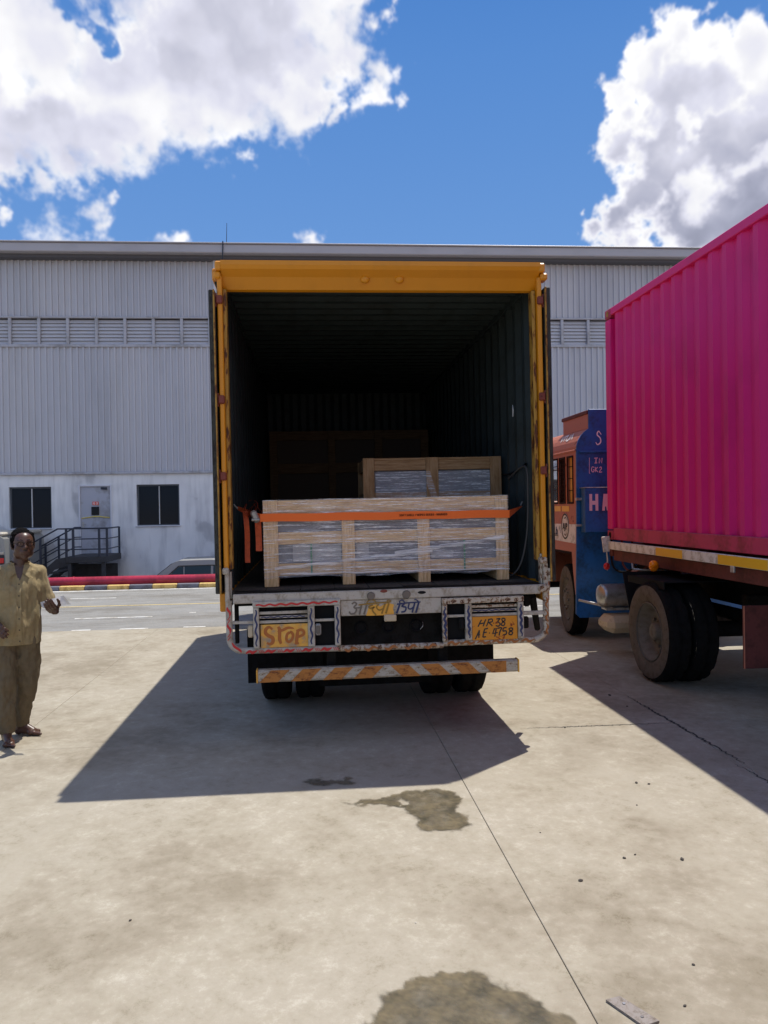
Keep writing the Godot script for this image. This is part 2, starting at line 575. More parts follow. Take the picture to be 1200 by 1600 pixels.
func make_materials():
	var W := Color(1, 1, 1)
	# large soft stains, multiplied over many surfaces
	var stain := tex(woven(512, [[3, 0.006, 5, 0.9], [4, 0.03, 4, 0.35]], [[0.0, C(0.62, 0.6, 0.56)], [0.4, C(0.86, 0.85, 0.82)], [0.6, W], [1.0, W]], 0.55, 1.5))
	var soft := tex(woven(512, [[7, 0.01, 4, 0.8], [8, 0.06, 3, 0.2]], [[0.0, C(0.86, 0.86, 0.85)], [0.5, C(0.97, 0.97, 0.965)], [1.0, W]], 0.55, 1.3))
	var dust := tex(woven(512, [[13, 0.008, 5, 0.8], [14, 0.05, 3, 0.4]], [[0.0, C(0.55, 0.5, 0.43)], [0.35, C(0.8, 0.77, 0.72)], [0.65, W], [1.0, W]], 0.55, 1.6))
	var n_fine := grain(21, 0.06, 5, true, 5.0)
	var n_soft := grain(22, 0.012, 3, true, 6.0)
	var blot := tex(woven(1024, [[33, 0.004, 5, 0.8], [34, 0.02, 5, 0.5], [35, 0.12, 4, 0.28]], [[0.0, C(0.70, 0.67, 0.62)], [0.3, C(0.86, 0.84, 0.81)], [0.5, C(0.955, 0.95, 0.93)], [0.75, W], [1.0, C(1, 1, 1)]], 0.56, 1.4))
	M.concrete = over(laid(tex(woven(1536, [[41, 0.0045, 6, 0.26], [42, 0.016, 6, 0.46, 0.72], [43, 0.07, 4, 0.22, 0.7], [44, 0.33, 2, 0.2]], [[0.0, C(0.18, 0.155, 0.112)], [0.2, C(0.275, 0.24, 0.175)], [0.36, C(0.335, 0.297, 0.23)], [0.58, C(0.36, 0.321, 0.252)], [0.72, C(0.41, 0.371, 0.298)], [1.0, C(0.50, 0.459, 0.375)]], 0.5, 1.2)), Vector3(0.29, 0.29, 0.29), 0.86, true), blot, Vector3(0.083, 0.083, 0.083), true)
	M.joint = mat(C(0.05, 0.045, 0.04), 0.95)
	M.asphalt = over(laid(tex(woven(512, [[51, 0.01, 4, 0.3], [52, 0.2, 3, 0.5]], [[0.0, C(0.17, 0.166, 0.158)], [0.5, C(0.245, 0.24, 0.23)], [1.0, C(0.32, 0.315, 0.30)]])), Vector3(0.4, 0.4, 0.4), 0.9, true), blot, Vector3(0.06, 0.06, 0.19), true)
	bumpy(M.asphalt, n_fine, 0.5)
	M.earth = laid(tex(woven(512, [[55, 0.01, 5, 0.7]], [[0.0, C(0.16, 0.14, 0.1)], [1.0, C(0.34, 0.3, 0.24)]])), Vector3(0.1, 0.1, 0.1), 0.95, true)
	M.line_white = over(mat(C(0.72, 0.71, 0.68), 0.8), dust, Vector3(0.9, 0.9, 0.9), true)
	M.line_yellow = over(mat(C(0.72, 0.55, 0.22), 0.8), dust, Vector3(0.9, 0.9, 0.9), true)
	M.kerb_yellow = over(mat(C(0.72, 0.49, 0.17), 0.75), dust, Vector3(0.8, 0.8, 0.8), true)
	M.kerb_black = over(mat(C(0.16, 0.16, 0.195), 0.75), dust, Vector3(0.8, 0.8, 0.8), true)
	M.lane = laid(tex(woven(512, [[56, 0.02, 5, 0.7]], [[0.0, C(0.14, 0.135, 0.125)], [1.0, C(0.3, 0.29, 0.27)]])), Vector3(0.3, 0.3, 0.3), 0.9, true)
	# factory
	M.cladding = over(mat(C(0.50, 0.505, 0.55), 0.42, 0.0), soft, Vector3(0.16, 0.05, 0.16), true)
	M.cladding.metallic_specular = 0.5
	M.cladding_a = M.cladding.duplicate()
	M.cladding_a.albedo_color = C(0.475, 0.482, 0.53)
	M.cladding_b = M.cladding.duplicate()
	M.cladding_b.albedo_color = C(0.515, 0.515, 0.552)
	M.trim = over(mat(C(0.42, 0.425, 0.47), 0.45), stain, Vector3(0.3, 0.3, 0.3), true)
	M.fascia = over(mat(C(0.42, 0.41, 0.44), 0.45), soft, Vector3(0.1, 0.3, 0.1), true)
	M.soffit = mat(C(0.10, 0.10, 0.115), 0.7)
	M.render_wall = over(laid(tex(woven(1024, [[61, 0.004, 3, 0.85], [62, 0.012, 3, 0.2], [63, 0.12, 3, 0.05]], [[0.0, C(0.44, 0.445, 0.46)], [0.25, C(0.52, 0.525, 0.545)], [0.36, C(0.68, 0.685, 0.70)], [0.6, C(0.75, 0.755, 0.765)], [1.0, C(0.82, 0.82, 0.825)]], 0.57, 1.3)), Vector3(0.17, 0.13, 0.17), 0.9, true), tex(woven(512, [[64, 0.012, 5, 0.9]], [[0.0, C(0.8, 0.8, 0.81)], [0.35, C(0.93, 0.93, 0.93)], [0.55, W], [1.0, W]], 0.55, 1.4)), Vector3(0.45, 0.06, 0.45), true)
	M.glass_dark = mat(C(0.012, 0.013, 0.016), 0.12)
	M.glass_dark.metallic_specular = 0.3
	M.window_frame = mat(C(0.07, 0.08, 0.095), 0.5)
	M.mullion = mat(C(0.6, 0.6, 0.6), 0.4)
	M.door_paint = over(mat(C(0.40, 0.415, 0.48), 0.5), stain, Vector3(0.4, 0.4, 0.4), true)
	M.door_frame = mat(C(0.62, 0.63, 0.68), 0.6)
	M.rail_paint = mat(C(0.018, 0.024, 0.042), 0.45)
	M.deck_steel = over(mat(C(0.03, 0.031, 0.036), 0.6), dust, Vector3(0.9, 0.9, 0.9), true)
	M.pipe_red = over(mat(C(0.42, 0.026, 0.06), 0.3), dust, Vector3(0.4, 0.4, 0.4), true)
	M.sign_red = mat(C(0.72, 0.08, 0.05), 0.5)
	M.white = mat(C(0.78, 0.78, 0.77), 0.5)
	M.cable_grey = mat(C(0.07, 0.065, 0.06), 0.7)
	M.black = mat(C(0.012, 0.012, 0.013), 0.7)
	M.yellow_tape = mat(C(0.72, 0.58, 0.1), 0.6)
	# open truck
	var rust := tex(woven(512, [[71, 0.012, 6, 0.9], [72, 0.07, 4, 0.35]], [[0.0, C(0.2, 0.07, 0.025)], [0.22, C(0.42, 0.18, 0.07)], [0.25, C(0.8, 0.7, 0.58)], [0.33, W], [1.0, W]], 0.64, 1.3))
	var rust_heavy := tex(woven(512, [[75, 0.02, 6, 0.9], [76, 0.09, 4, 0.4]], [[0.0, C(0.08, 0.03, 0.015)], [0.34, C(0.25, 0.1, 0.045)], [0.42, C(0.5, 0.3, 0.16)], [0.5, C(0.92, 0.85, 0.75)], [1.0, W]], 0.55, 1.35))
	var wear := tex(woven(512, [[73, 0.015, 6, 0.8, 0.65], [74, 0.08, 3, 0.35]], [[0.0, C(0.25, 0.14, 0.08)], [0.2, C(0.5, 0.38, 0.27)], [0.36, C(0.82, 0.77, 0.7)], [0.6, W], [1.0, W]], 0.55, 1.45))
	M.yellow_paint = over(mat(C(0.68, 0.265, 0.003), 0.42), soft, Vector3(0.55, 0.35, 0.55))
	M.hinge_red = over(mat(C(0.18, 0.035, 0.02), 0.6), rust, Vector3(2, 2, 2))
	M.yellow_dirty = over(mat(C(0.42, 0.24, 0.035), 0.6), rust_heavy, Vector3(1.5, 0.5, 1.5))
	M.white_paint = over(mat(C(0.44, 0.405, 0.35), 0.5), dust, Vector3(1.6, 1.6, 1.6))
	M.white_rusty = over(mat(C(0.48, 0.44, 0.375), 0.6), rust_heavy, Vector3(2.4, 2.4, 2.4))
	M.dark_green = over(mat(C(0.027, 0.039, 0.040), 0.6), dust, Vector3(0.7, 0.5, 0.7))
	M.door_edge = over(mat(C(0.03, 0.033, 0.028), 0.7), rust_heavy, Vector3(2, 0.7, 2))
	M.floor_wood = laid(tex(woven(512, [[81, 0.02, 5, 0.8]], [[0.0, C(0.02, 0.017, 0.014)], [1.0, C(0.085, 0.07, 0.055)]])), Vector3(4, 1, 0.5), 0.85)
	M.chassis = over(mat(C(0.016, 0.015, 0.014), 0.8), dust, Vector3(1.5, 1.5, 1.5))
	M.rubber = over(mat(C(0.012, 0.0115, 0.011), 0.9), dust, Vector3(2.5, 2.5, 2.5))
	M.rubber_dusty = over(mat(C(0.115, 0.092, 0.072), 0.92), dust, Vector3(2, 2, 2))
	M.rim_steel = over(mat(C(0.14, 0.125, 0.105), 0.7), dust, Vector3(3, 3, 3))
	M.plate_yellow = over(mat(C(0.62, 0.24, 0.01), 0.5), rust, Vector3(1.3, 1.3, 1.3))
	M.ink_black = mat(C(0.02, 0.02, 0.02), 0.6)
	M.ink_brown = mat(C(0.40, 0.12, 0.02), 0.6)
	M.ink_blue = mat(C(0.02, 0.03, 0.10), 0.6)
	M.ink_grey = mat(C(0.15, 0.125, 0.10), 0.6)
	M.ink_olive = mat(C(0.28, 0.16, 0.02), 0.6)
	M.ink_red = mat(C(0.5, 0.02, 0.02), 0.6)
	M.ink_rust = mat(C(0.33, 0.12, 0.03), 0.7)
	M.ink_amber = mat(C(0.75, 0.38, 0.05), 0.6)
	M.stop_board = laid(tex(woven(256, [[85, 0.012, 4, 0.9]], [[0.0, C(0.30, 0.25, 0.2)], [0.4, C(0.6, 0.32, 0.08)], [0.62, C(0.75, 0.38, 0.05)], [1.0, C(0.72, 0.45, 0.12)]], 0.52, 1.6)), Vector3(2.2, 2.2, 2.2), 0.6)
	M.bumper_white = over(mat(C(0.44, 0.40, 0.33), 0.6), wear, Vector3(1.4, 3.0, 1.4))
	M.bumper_orange = over(mat(C(0.44, 0.17, 0.028), 0.6), wear, Vector3(1.4, 3.0, 1.4))
	M.steel_bare = mat(C(0.35, 0.33, 0.3), 0.45, 0.6)
	# cargo
	var wood := tex(woven(512, [[91, 0.012, 5, 0.75], [92, 0.06, 4, 0.4]], [[0.0, C(0.40, 0.23, 0.095)], [0.4, C(0.60, 0.385, 0.175)], [0.65, C(0.69, 0.465, 0.235)], [1.0, C(0.78, 0.57, 0.33)]], 0.52, 1.3))
	M.wood_along = laid(wood, Vector3(0.6, 7.0, 7.0), 0.72)
	M.wood_up = laid(wood, Vector3(7.0, 0.6, 7.0), 0.72)
	M.wood_far_dark = laid(wood, Vector3(0.6, 5.0, 5.0), 0.8, false, C(0.20, 0.165, 0.145))  # same wood, the gloom of the truck's far end tinted in
	M.wood_shade_along = laid(wood, Vector3(0.6, 7.0, 7.0), 0.75, false, C(0.52, 0.45, 0.41))  # crate wood with the shade behind the front crate put into its tint
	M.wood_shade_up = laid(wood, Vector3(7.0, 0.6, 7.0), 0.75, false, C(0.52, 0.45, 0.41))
	M.carton = laid(tex(woven(256, [[95, 0.02, 4, 0.5]], [[0.0, C(0.13, 0.13, 0.145)], [1.0, C(0.24, 0.24, 0.265)]])), Vector3(1, 3, 1), 0.6)
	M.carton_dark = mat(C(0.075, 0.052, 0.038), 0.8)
	M.carton_pale = mat(C(0.38, 0.37, 0.37), 0.7)
	M.film = laid(tex(woven(512, [[97, 0.012, 5, 0.65], [98, 0.09, 4, 0.6], [99, 0.02, 2, 0.2]], [[0.0, Color(0.93, 0.93, 0.95, 0.05)], [0.4, Color(0.93, 0.93, 0.95, 0.12)], [0.66, Color(0.95, 0.95, 0.96, 0.25)], [0.84, Color(1, 1, 1, 0.55)], [1.0, Color(1, 1, 1, 0.85)]], 0.495, 1.5)), Vector3(0.35, 9.0, 0.35), 0.32)
	M.film.transparency = BaseMaterial3D.TRANSPARENCY_ALPHA
	M.film_rope = laid(tex(woven(256, [[101, 0.03, 4, 0.9]], [[0.0, Color(0.95, 0.95, 0.98, 0.12)], [0.6, Color(1, 1, 1, 0.4)], [1.0, Color(1, 1, 1, 0.75)]], 0.5, 1.5)), Vector3(0.4, 12.0, 0.4), 0.3)
	M.film_rope.transparency = BaseMaterial3D.TRANSPARENCY_ALPHA
	M.strap = mat(C(0.85, 0.15, 0.012), 0.6)
	M.strap.rim_enabled = true
	M.strap.rim = 0.3
	M.strap_dark = over(mat(C(0.55, 0.085, 0.02), 0.7), dust, Vector3(4, 4, 4))
	M.green_tape = mat(C(0.03, 0.2, 0.09), 0.5)
	# trailer truck
	M.pink = over(mat(C(0.70, 0.012, 0.19), 0.45), tex(woven(512, [[105, 0.01, 4, 0.8]], [[0.0, C(0.8, 0.78, 0.78)], [0.5, W], [1.0, W]], 0.6, 1.4)), Vector3(0.4, 0.16, 0.25))
	M.pink.metallic_specular = 0.42
	M.pink_rail = over(mat(C(0.50, 0.025, 0.10), 0.5), dust, Vector3(0.5, 0.5, 0.5))
	M.red_oxide = over(mat(C(0.125, 0.024, 0.02), 0.7), dust, Vector3(0.8, 0.8, 0.8))
	M.tape_white = over(mat(C(0.74, 0.70, 0.66), 0.4), dust, Vector3(1.6, 1.6, 1.6))
	M.tape_yellow = mat(C(0.85, 0.45, 0.01), 0.4)
	M.cab_orange = over(mat(C(0.45, 0.145, 0.085), 0.5), rust, Vector3(0.5, 0.5, 0.5))
	M.cab_blue = over(mat(C(0.005, 0.10, 0.34), 0.45), dust, Vector3(0.6, 0.6, 0.6))
	M.cab_dark = mat(C(0.03, 0.012, 0.01), 0.7)
	M.letter_pink = mat(C(0.74, 0.50, 0.60), 0.6)
	M.curtain = mat(C(0.75, 0.45, 0.12), 0.8)
	M.paper_white = over(mat(C(0.76, 0.74, 0.78), 0.6), stain, Vector3(1.5, 1.5, 1.5))
	M.galvanised = over(mat(C(0.5, 0.5, 0.5), 0.35, 0.7), dust, Vector3(2, 2, 2))
	M.cream_tank = over(mat(C(0.5, 0.41, 0.28), 0.6), rust, Vector3(1.6, 1.6, 1.6))
	M.amber_lens = mat(C(0.9, 0.25, 0.01), 0.15)
	M.red_lens = mat(C(0.6, 0.02, 0.02), 0.15)
	M.clear_glass = mat(C(0.9, 0.95, 0.93, 0.12), 0.03)
	M.clear_glass.transparency = BaseMaterial3D.TRANSPARENCY_ALPHA
	# cars
	M.car_silver = mat(C(0.30, 0.30, 0.285), 0.3, 0.3)
	M.car_trim = mat(C(0.30, 0.31, 0.30), 0.5)
	M.car_grey = mat(C(0.30, 0.295, 0.28), 0.4, 0.1)
	M.car_glass = mat(C(0.022, 0.034, 0.03), 0.15)
	M.car_black = mat(C(0.02, 0.02, 0.022), 0.5)
	M.car_beige = mat(C(0.50, 0.46, 0.38), 0.4)
	# person
	M.skin = bumpy(mat(C(0.075, 0.035, 0.024), 0.36), n_fine, 0.15)
	M.skin.subsurf_scatter_enabled = true
	M.skin.subsurf_scatter_strength = 0.1
	M.lip = mat(C(0.13, 0.05, 0.04), 0.5)
	M.hair = mat(C(0.007, 0.006, 0.006), 0.9)
	M.hair.metallic_specular = 0.15
	M.moustache = mat(C(0.03, 0.026, 0.024), 0.7)
	M.eye_white = mat(C(0.6, 0.56, 0.52), 0.3)
	var weave := grain(111, 0.02, 4, true, 6.0)
	M.shirt = laid(tex(woven(256, [[112, 0.03, 4, 0.5], [113, 0.3, 2, 0.3]], [[0.0, C(0.215, 0.16, 0.074)], [0.5, C(0.27, 0.205, 0.10)], [1.0, C(0.33, 0.26, 0.135)]])), Vector3(2.5, 2.5, 2.5), 0.88)
	M.shirt.rim_enabled = true
	M.shirt.rim = 0.25
	M.trousers = laid(tex(woven(256, [[116, 0.03, 4, 0.5], [117, 0.3, 2, 0.3]], [[0.0, C(0.10, 0.074, 0.041)], [0.5, C(0.13, 0.098, 0.055)], [1.0, C(0.16, 0.124, 0.072)]])), Vector3(2.5, 2.5, 2.5), 0.9)
	M.paper = mat(C(0.66, 0.63, 0.61, 0.72), 0.6)
	M.paper.transparency = BaseMaterial3D.TRANSPARENCY_ALPHA
	M.wet = mat(Color(1, 1, 1), 0.42)
	for q in [M.black, M.chassis, M.rubber, M.cab_dark]: q.metallic_specular = 0.2
	M.wet.vertex_color_use_as_albedo = true
	M.wet.transparency = BaseMaterial3D.TRANSPARENCY_ALPHA
	M.plate_steel = over(mat(C(0.26, 0.23, 0.21), 0.5, 0.2), dust, Vector3(6, 6, 6), true)
	M.litter = mat(C(0.07, 0.06, 0.05), 0.9)
	M.chip = mat(C(0.6, 0.57, 0.5), 0.8)

# ------------------------------------------------------------------ ground, road, kerb
func build_ground():
	var g := put("ground", MB.new().quad(Vector3(-900, -1.25, 900), Vector3(900, -1.25, 900), Vector3(900, -1.25, -900), Vector3(-900, -1.25, -900)), M.earth)
	tag(g, "", "", "", "structure")
	var yard := Node3D.new()
	yard.name = "concrete_yard"
	add_child(yard)
	tag(yard, "pale worn concrete yard of big slabs with dark joints", "concrete yard", "", "structure")
	put("joint_bed", MB.new().box(Vector3(0, -0.075, 3.0), Vector3(110, 0.1, 30.0)), M.joint, yard)
	var xs := [-55.0, -35.0, -15.25, -12.0, -8.9, -5.65, -2.35, 0.958, 2.91, 6.2, 9.5, 15.0, 30.0, 55.0]
	var zs := [-11.95, -6.03, -0.2, 6.0, 12.0, 18.0]
	var rng := RandomNumberGenerator.new()
	rng.seed = 4
	for i in xs.size() - 1:
		for j in zs.size() - 1:
			var gap := 0.0017
			var a := Vector3(xs[i] + gap, -0.06, zs[j] + gap)
			var b := Vector3(xs[i + 1] - gap, rng.randf_range(-0.002, 0.0), zs[j + 1] - gap)
			put("concrete_slab", MB.new().box((a + b) * 0.5, b - a, 0.002), M.concrete, yard)
	# crumbled edges along the joint under the trailer, and hairline cracks
	for c in [[2.9, -6.9, 2.93, -5.0, 0.014, 0.016], [2.86, -5.0, 2.95, -3.6, 0.014, 0.011], [1.7, -6.03, 2.9, -6.0, 0.012, 0.008]]:
		var pts := []
		var n := 90
		for i in n + 1:
			var q := float(i) / n
			pts.append(Vector2(lerpf(c[0], c[2], q) + rng.randf_range(-1, 1) * c[4] * (0.5 if absf(c[0] - c[2]) > 0.5 else 1.0), -lerpf(c[1], c[3], q) + (rng.randf_range(-1, 1) * c[4] if absf(c[0] - c[2]) > 0.5 else 0.0)))
		put("joint_crack", MB.new().stroke(pts, c[5], Transform3D(Basis(Vector3(1, 0, 0), Vector3(0, 0, -1), Vector3(0, 1, 0)), Vector3(0, 0.0015, 0)), 0.0015, 0.8), M.joint, yard)
	# road
	var road := put("road", MB.new().box(Vector3(0, -0.10, -15.0), Vector3(110, 0.18, 6.1)), M.asphalt)
	tag(road, "grey asphalt lane between the concrete yard and striped kerb", "road", "", "structure")
	for l in [[-4.99, -4.06, -16.35, 0.07], [-3.99, -2.72, -13.33, 0.07], [-2.16, -2.05, -13.72, 0.06], [-3.65, -3.37, -12.02, 0.06], [-2.94, -2.52, -12.02, 0.06], [-1.99, -1.66, -12.04, 0.06], [-0.9, -0.4, -12.03, 0.06], [2.6, 4.1, -13.33, 0.07], [3.0, 3.4, -12.02, 0.06], [-9.0, -6.5, -13.33, 0.07], [-9.5, -7.2, -16.35, 0.07], [3.2, 4.6, -16.35, 0.07]]:
		put("lane_line", MB.new().box(Vector3((l[0] + l[1]) * 0.5, -0.008, l[2]), Vector3(l[1] - l[0], 0.005, l[3])), M.line_white, road)
	put("lane_line", MB.new().box(Vector3(0, -0.008, -15.0), Vector3(70, 0.005, 0.055)), M.line_yellow, road)
	put("lane_line", MB.new().box(Vector3(0, -0.008, -17.9), Vector3(70, 0.005, 0.12)), M.line_white, road)
	# kerb of painted blocks
	var kerb := Node3D.new()
	kerb.name = "kerb"
	add_child(kerb)
	tag(kerb, "low kerb of blocks painted yellow and black in turn", "kerb", "", "structure")
	var x := -14.0
	var k := 0
	var lens := [0.7, 0.6]
	while x < 14.0:
		var w: float = 0.72 if k % 2 else 0.55
		w = [0.555, 0.50, 0.49, 0.52][k % 4]
		put("kerb_block", MB.new().box(Vector3(x + w / 2, 0.0, -18.12), Vector3(w - 0.006, 0.19, 0.15), 0.015), M.kerb_yellow if k % 2 == 0 else M.kerb_black, kerb)
		x += w
		k += 1
	put("verge", MB.new().box(Vector3(0, -0.63, -18.52), Vector3(110, 1.32, 0.62)), M.lane, kerb)
	var lane := put("sunken_lane", MB.new().box(Vector3(0, -1.1, -20.9), Vector3(110, 0.2, 4.6)), M.lane)
	tag(lane, "sunken service lane along the foot of the factory wall", "lane", "", "structure")

# ------------------------------------------------------------------ factory
func build_factory():
	var f := thing("factory_building", "long grey factory shed clad in ribbed metal sheets over a pale rendered base", "factory building", Transform3D(Basis(Vector3.UP, deg_to_rad(-1.15)), Vector3(-3, 0, -23)))
	var L := -22.0
	var R := 34.0
	# ribbed sheets: upper and lower band
	var ribbed := func(y0: float, y1: float, x0: float, x1: float, z: float) -> MB:
		var m := MB.new()
		var pitch := 0.178
		var k := int((x1 - x0) / pitch)
		for i in k:
			var a := x0 + i * pitch
			var deep := 0.045
			var p := [Vector2(a, z), Vector2(a + 0.098, z), Vector2(a + 0.114, z + deep), Vector2(a + 0.162, z + deep), Vector2(a + pitch, z)]
			for j in 4:
				m.quad(Vector3(p[j].x, y0, p[j].y), Vector3(p[j + 1].x, y0, p[j + 1].y), Vector3(p[j + 1].x, y1, p[j + 1].y), Vector3(p[j].x, y1, p[j].y))
		return m
	var sheet_w := 1.068
	var q := L
	var shade := RandomNumberGenerator.new()
	shade.seed = 12
	while q < R - 0.5:
		var tones := [M.cladding, M.cladding_a, M.cladding_b, M.cladding]
		put("cladding_sheet", ribbed.call(7.44, 9.08, q, q + sheet_w + 0.001, 0.0), tones[shade.randi() % 4], f)
		put("cladding_sheet", ribbed.call(2.93, 6.56, q, q + sheet_w + 0.001, 0.0), tones[shade.randi() % 4], f)
		q += sheet_w
	# louvre band
	put("louver_backing", MB.new().box(Vector3((L + R) / 2, 7.0, -0.16), Vector3(R - L, 0.9, 0.04)), M.soffit, f)
	put("louver_sill", MB.new().box(Vector3((L + R) / 2, 6.60, 0.02), Vector3(R - L, 0.085, 0.10), 0.01), M.trim, f)
	put("louver_head", MB.new().box(Vector3((L + R) / 2, 7.42, 0.03), Vector3(R - L, 0.05, 0.10), 0.01), M.trim, f)
	var pitch := 0.812
	var slats := MB.new()
	for i in 7:
		slats.box(Vector3(0, 6.70 + i * 0.102, -0.03), Vector3(pitch - 0.07, 0.010, 0.108), 0.0, Basis(Vector3.RIGHT, deg_to_rad(66)))
	var slat_mesh := slats.mesh()
	var post := MB.new().box(Vector3.ZERO, Vector3(0.085, 0.77, 0.09), 0.01).mesh()
	q = -5.58 - pitch * 20
	while q < R - 1:
		put("louver_post", post, M.trim, f, Transform3D(Basis(), Vector3(q, 7.02, 0.02)))
		var sl := put("louver_slats", slat_mesh, M.cladding_b, f, Transform3D(Basis(), Vector3(q + pitch / 2, 0, 0)))
		sl.set_meta("kind", "stuff")
		q += pitch
	# eaves
	put("gutter", MB.new().box(Vector3((L + R) / 2, 9.28, 0.42), Vector3(R - L + 0.6, 0.25, 0.3), 0.02), M.fascia, f)
	put("eaves_cap", MB.new().box(Vector3((L + R) / 2, 9.425, 0.44), Vector3(R - L + 0.6, 0.035, 0.36), 0.01), M.fascia, f)
	put("soffit", MB.new().box(Vector3((L + R) / 2, 9.11, 0.14), Vector3(R - L + 0.6, 0.09, 0.40)), M.soffit, f)
	put("roof", MB.new().prism(PackedVector2Array([Vector2(0.25, 9.41), Vector2(-14, 9.62), Vector2(-28.4, 9.41), Vector2(-28.4, 9.17), Vector2(0.25, 9.17)]), R - L + 0.4, Transform3D(Basis(Vector3(0, 0, 1), Vector3(0, 1, 0), Vector3(-1, 0, 0)), Vector3(L - 0.2, 0, 0))), M.fascia, f)
	# walls behind the sheets and round the sides
	put("wall_core", MB.new().box(Vector3((L + R) / 2, 6.04, -0.28), Vector3(R - L, 6.2, 0.16)), M.trim, f)
	put("side_wall", MB.new().box(Vector3(L - 0.1, 4.0, -14.1), Vector3(0.15, 10.4, 28.0)), M.cladding, f)
	put("side_wall", MB.new().box(Vector3(R + 0.1, 4.0, -14.1), Vector3(0.15, 10.4, 28.0)), M.cladding, f)
	put("back_wall", MB.new().box(Vector3((L + R) / 2, 4.0, -28.0), Vector3(R - L, 10.4, 0.15)), M.cladding, f)
	# rendered base with window and door openings; openings are [x0, x1, y0, y1]
	var holes := [[-5.70, -4.51, 1.30, 2.52], [-3.74, -2.79, 0.52, 2.56], [-2.09, -0.86, 1.33, 2.55], [9.4, 10.6, 1.33, 2.55], [14.4, 15.6, 1.33, 2.55], [-12.3, -11.1, 1.3, 2.5]]
	var walls := MB.new()
	var xs := [L, R]
	for h in holes: xs.append_array([h[0], h[1]])
	xs.sort()
	var y_lo := -1.1
	var y_hi := 2.86
	for i in xs.size() - 1:
		var mid: float = (xs[i] + xs[i + 1]) * 0.5
		var open = null
		for h in holes:
			if mid > h[0] and mid < h[1]: open = h
		var spans := [[y_lo, y_hi]] if open == null else [[y_lo, open[2]], [open[3], y_hi]]
		for s in spans:
			walls.box(Vector3(mid, (s[0] + s[1]) / 2, -0.12), Vector3(xs[i + 1] - xs[i], s[1] - s[0], 0.26))
	put("rendered_wall", walls, M.render_wall, f)
	put("flashing", MB.new().box(Vector3((L + R) / 2, 2.895, 0.05), Vector3(R - L, 0.07, 0.09), 0.01), M.trim, f)
	put("inner_dark", MB.new().box(Vector3((L + R) / 2, 1.2, -0.9), Vector3(R - L, 3.2, 0.1)), M.black, f)
	for h in holes:
		if h[2] < 1.0: continue
		var w: float = h[1] - h[0]
		var ht: float = h[3] - h[2]
		var c := Vector3((h[0] + h[1]) / 2, (h[2] + h[3]) / 2, -0.10)
		var win := MB.new()
		for s in [-1, 1]:
			win.box(c + Vector3(s * (w / 2 - 0.025), 0, 0), Vector3(0.05, ht, 0.06), 0.005)
			win.box(c + Vector3(0, s * (ht / 2 - 0.025), 0), Vector3(w - 0.1, 0.05, 0.058), 0.005)
		var fr := put("window", win, M.window_frame, f)
		put("mullion", MB.new().box(c + Vector3(0.02, 0, 0.012), Vector3(0.022, ht - 0.1, 0.05)), M.mullion, fr)
		for s in [-1, 1]:
			put("pane", MB.new().box(c + Vector3(s * (w / 4 - 0.02), 0, -0.012 * s - 0.005), Vector3(w / 2 - 0.06, ht - 0.1, 0.008)), M.glass_dark, fr)
		put("sill", MB.new().box(Vector3(c.x, h[2] + 0.006, 0.015), Vector3(w + 0.06, 0.03, 0.1), 0.006), M.door_frame, fr)
	# door with sign, view panel, push bar, closer and handle
	var dx := -3.265
	var fr2 := MB.new()
	fr2.box(Vector3(-3.715, 1.54, -0.02), Vector3(0.05, 2.04, 0.12), 0.008)
	fr2.box(Vector3(-2.815, 1.54, -0.02), Vector3(0.05, 2.04, 0.12), 0.008)
	fr2.box(Vector3(dx, 2.535, -0.02), Vector3(0.85, 0.05, 0.118), 0.008)
	put("door_frame", fr2, M.door_frame, f)
	var door := put("door", MB.new().box(Vector3(dx, 1.515, -0.03), Vector3(0.845, 1.985, 0.045), 0.006), M.door_paint, f)
	put("view_pane", MB.new().box(Vector3(dx - 0.01, 1.80, 0.0), Vector3(0.215, 0.245, 0.03)), M.glass_dark, door)
	put("sign", MB.new().box(Vector3(dx, 2.02, 0.0), Vector3(0.17, 0.10, 0.02)), M.sign_red, door)
	var tm := TextMesh.new()
	tm.text = "G 3"
	tm.font = font()
	tm.font_size = 32
	tm.pixel_size = 0.0028
	tm.depth = 0.004
	put("sign_lettering", tm, M.white, door, Transform3D(Basis(), Vector3(dx, 2.02, 0.0125)))
	put("push_bar", MB.new().tube([Vector3(dx - 0.40, 1.59, 0.01), Vector3(dx - 0.05, 1.635, 0.012), Vector3(dx + 0.1, 1.635, 0.012), Vector3(dx + 0.40, 1.60, 0.01)], 0.014, 6), M.yellow_tape, door)
	put("door_closer", MB.new().box(Vector3(dx + 0.25, 2.46, 0.02), Vector3(0.17, 0.05, 0.05), 0.008).rod(Vector3(dx + 0.17, 2.44, 0.04), Vector3(dx + 0.36, 2.41, 0.04), 0.008), M.rail_paint, door)
	put("handle", MB.new().box(Vector3(dx - 0.36, 1.40, 0.0), Vector3(0.05, 0.17, 0.02), 0.006).rod(Vector3(dx - 0.36, 1.42, 0.03), Vector3(dx - 0.27, 1.42, 0.03), 0.011), M.galvanised, door)
	# downpipes and lightning rod
	for dpx in [0.28, 7.95, 15.9, -7.6]:
		var top := 9.1
		put("downpipe", MB.new().rod(Vector3(dpx, 2.95, 0.10), Vector3(dpx, top, 0.10), 0.045, 0.045, 12) if dpx > 0 else MB.new().rod(Vector3(dpx, -1.0, 0.10), Vector3(dpx, top, 0.10), 0.045, 0.045, 12), M.door_frame, f)
	var rod := MB.new()
	rod.rod(Vector3(0.58, 8.85, 0.62), Vector3(0.60, 9.47, 0.62), 0.018, 0.018, 6)
	rod.rod(Vector3(0.68, 9.40, 0.45), Vector3(0.70, 10.05, 0.45), 0.011, 0.007, 6)
	put("lightning_rod", rod, M.rail_paint, f)

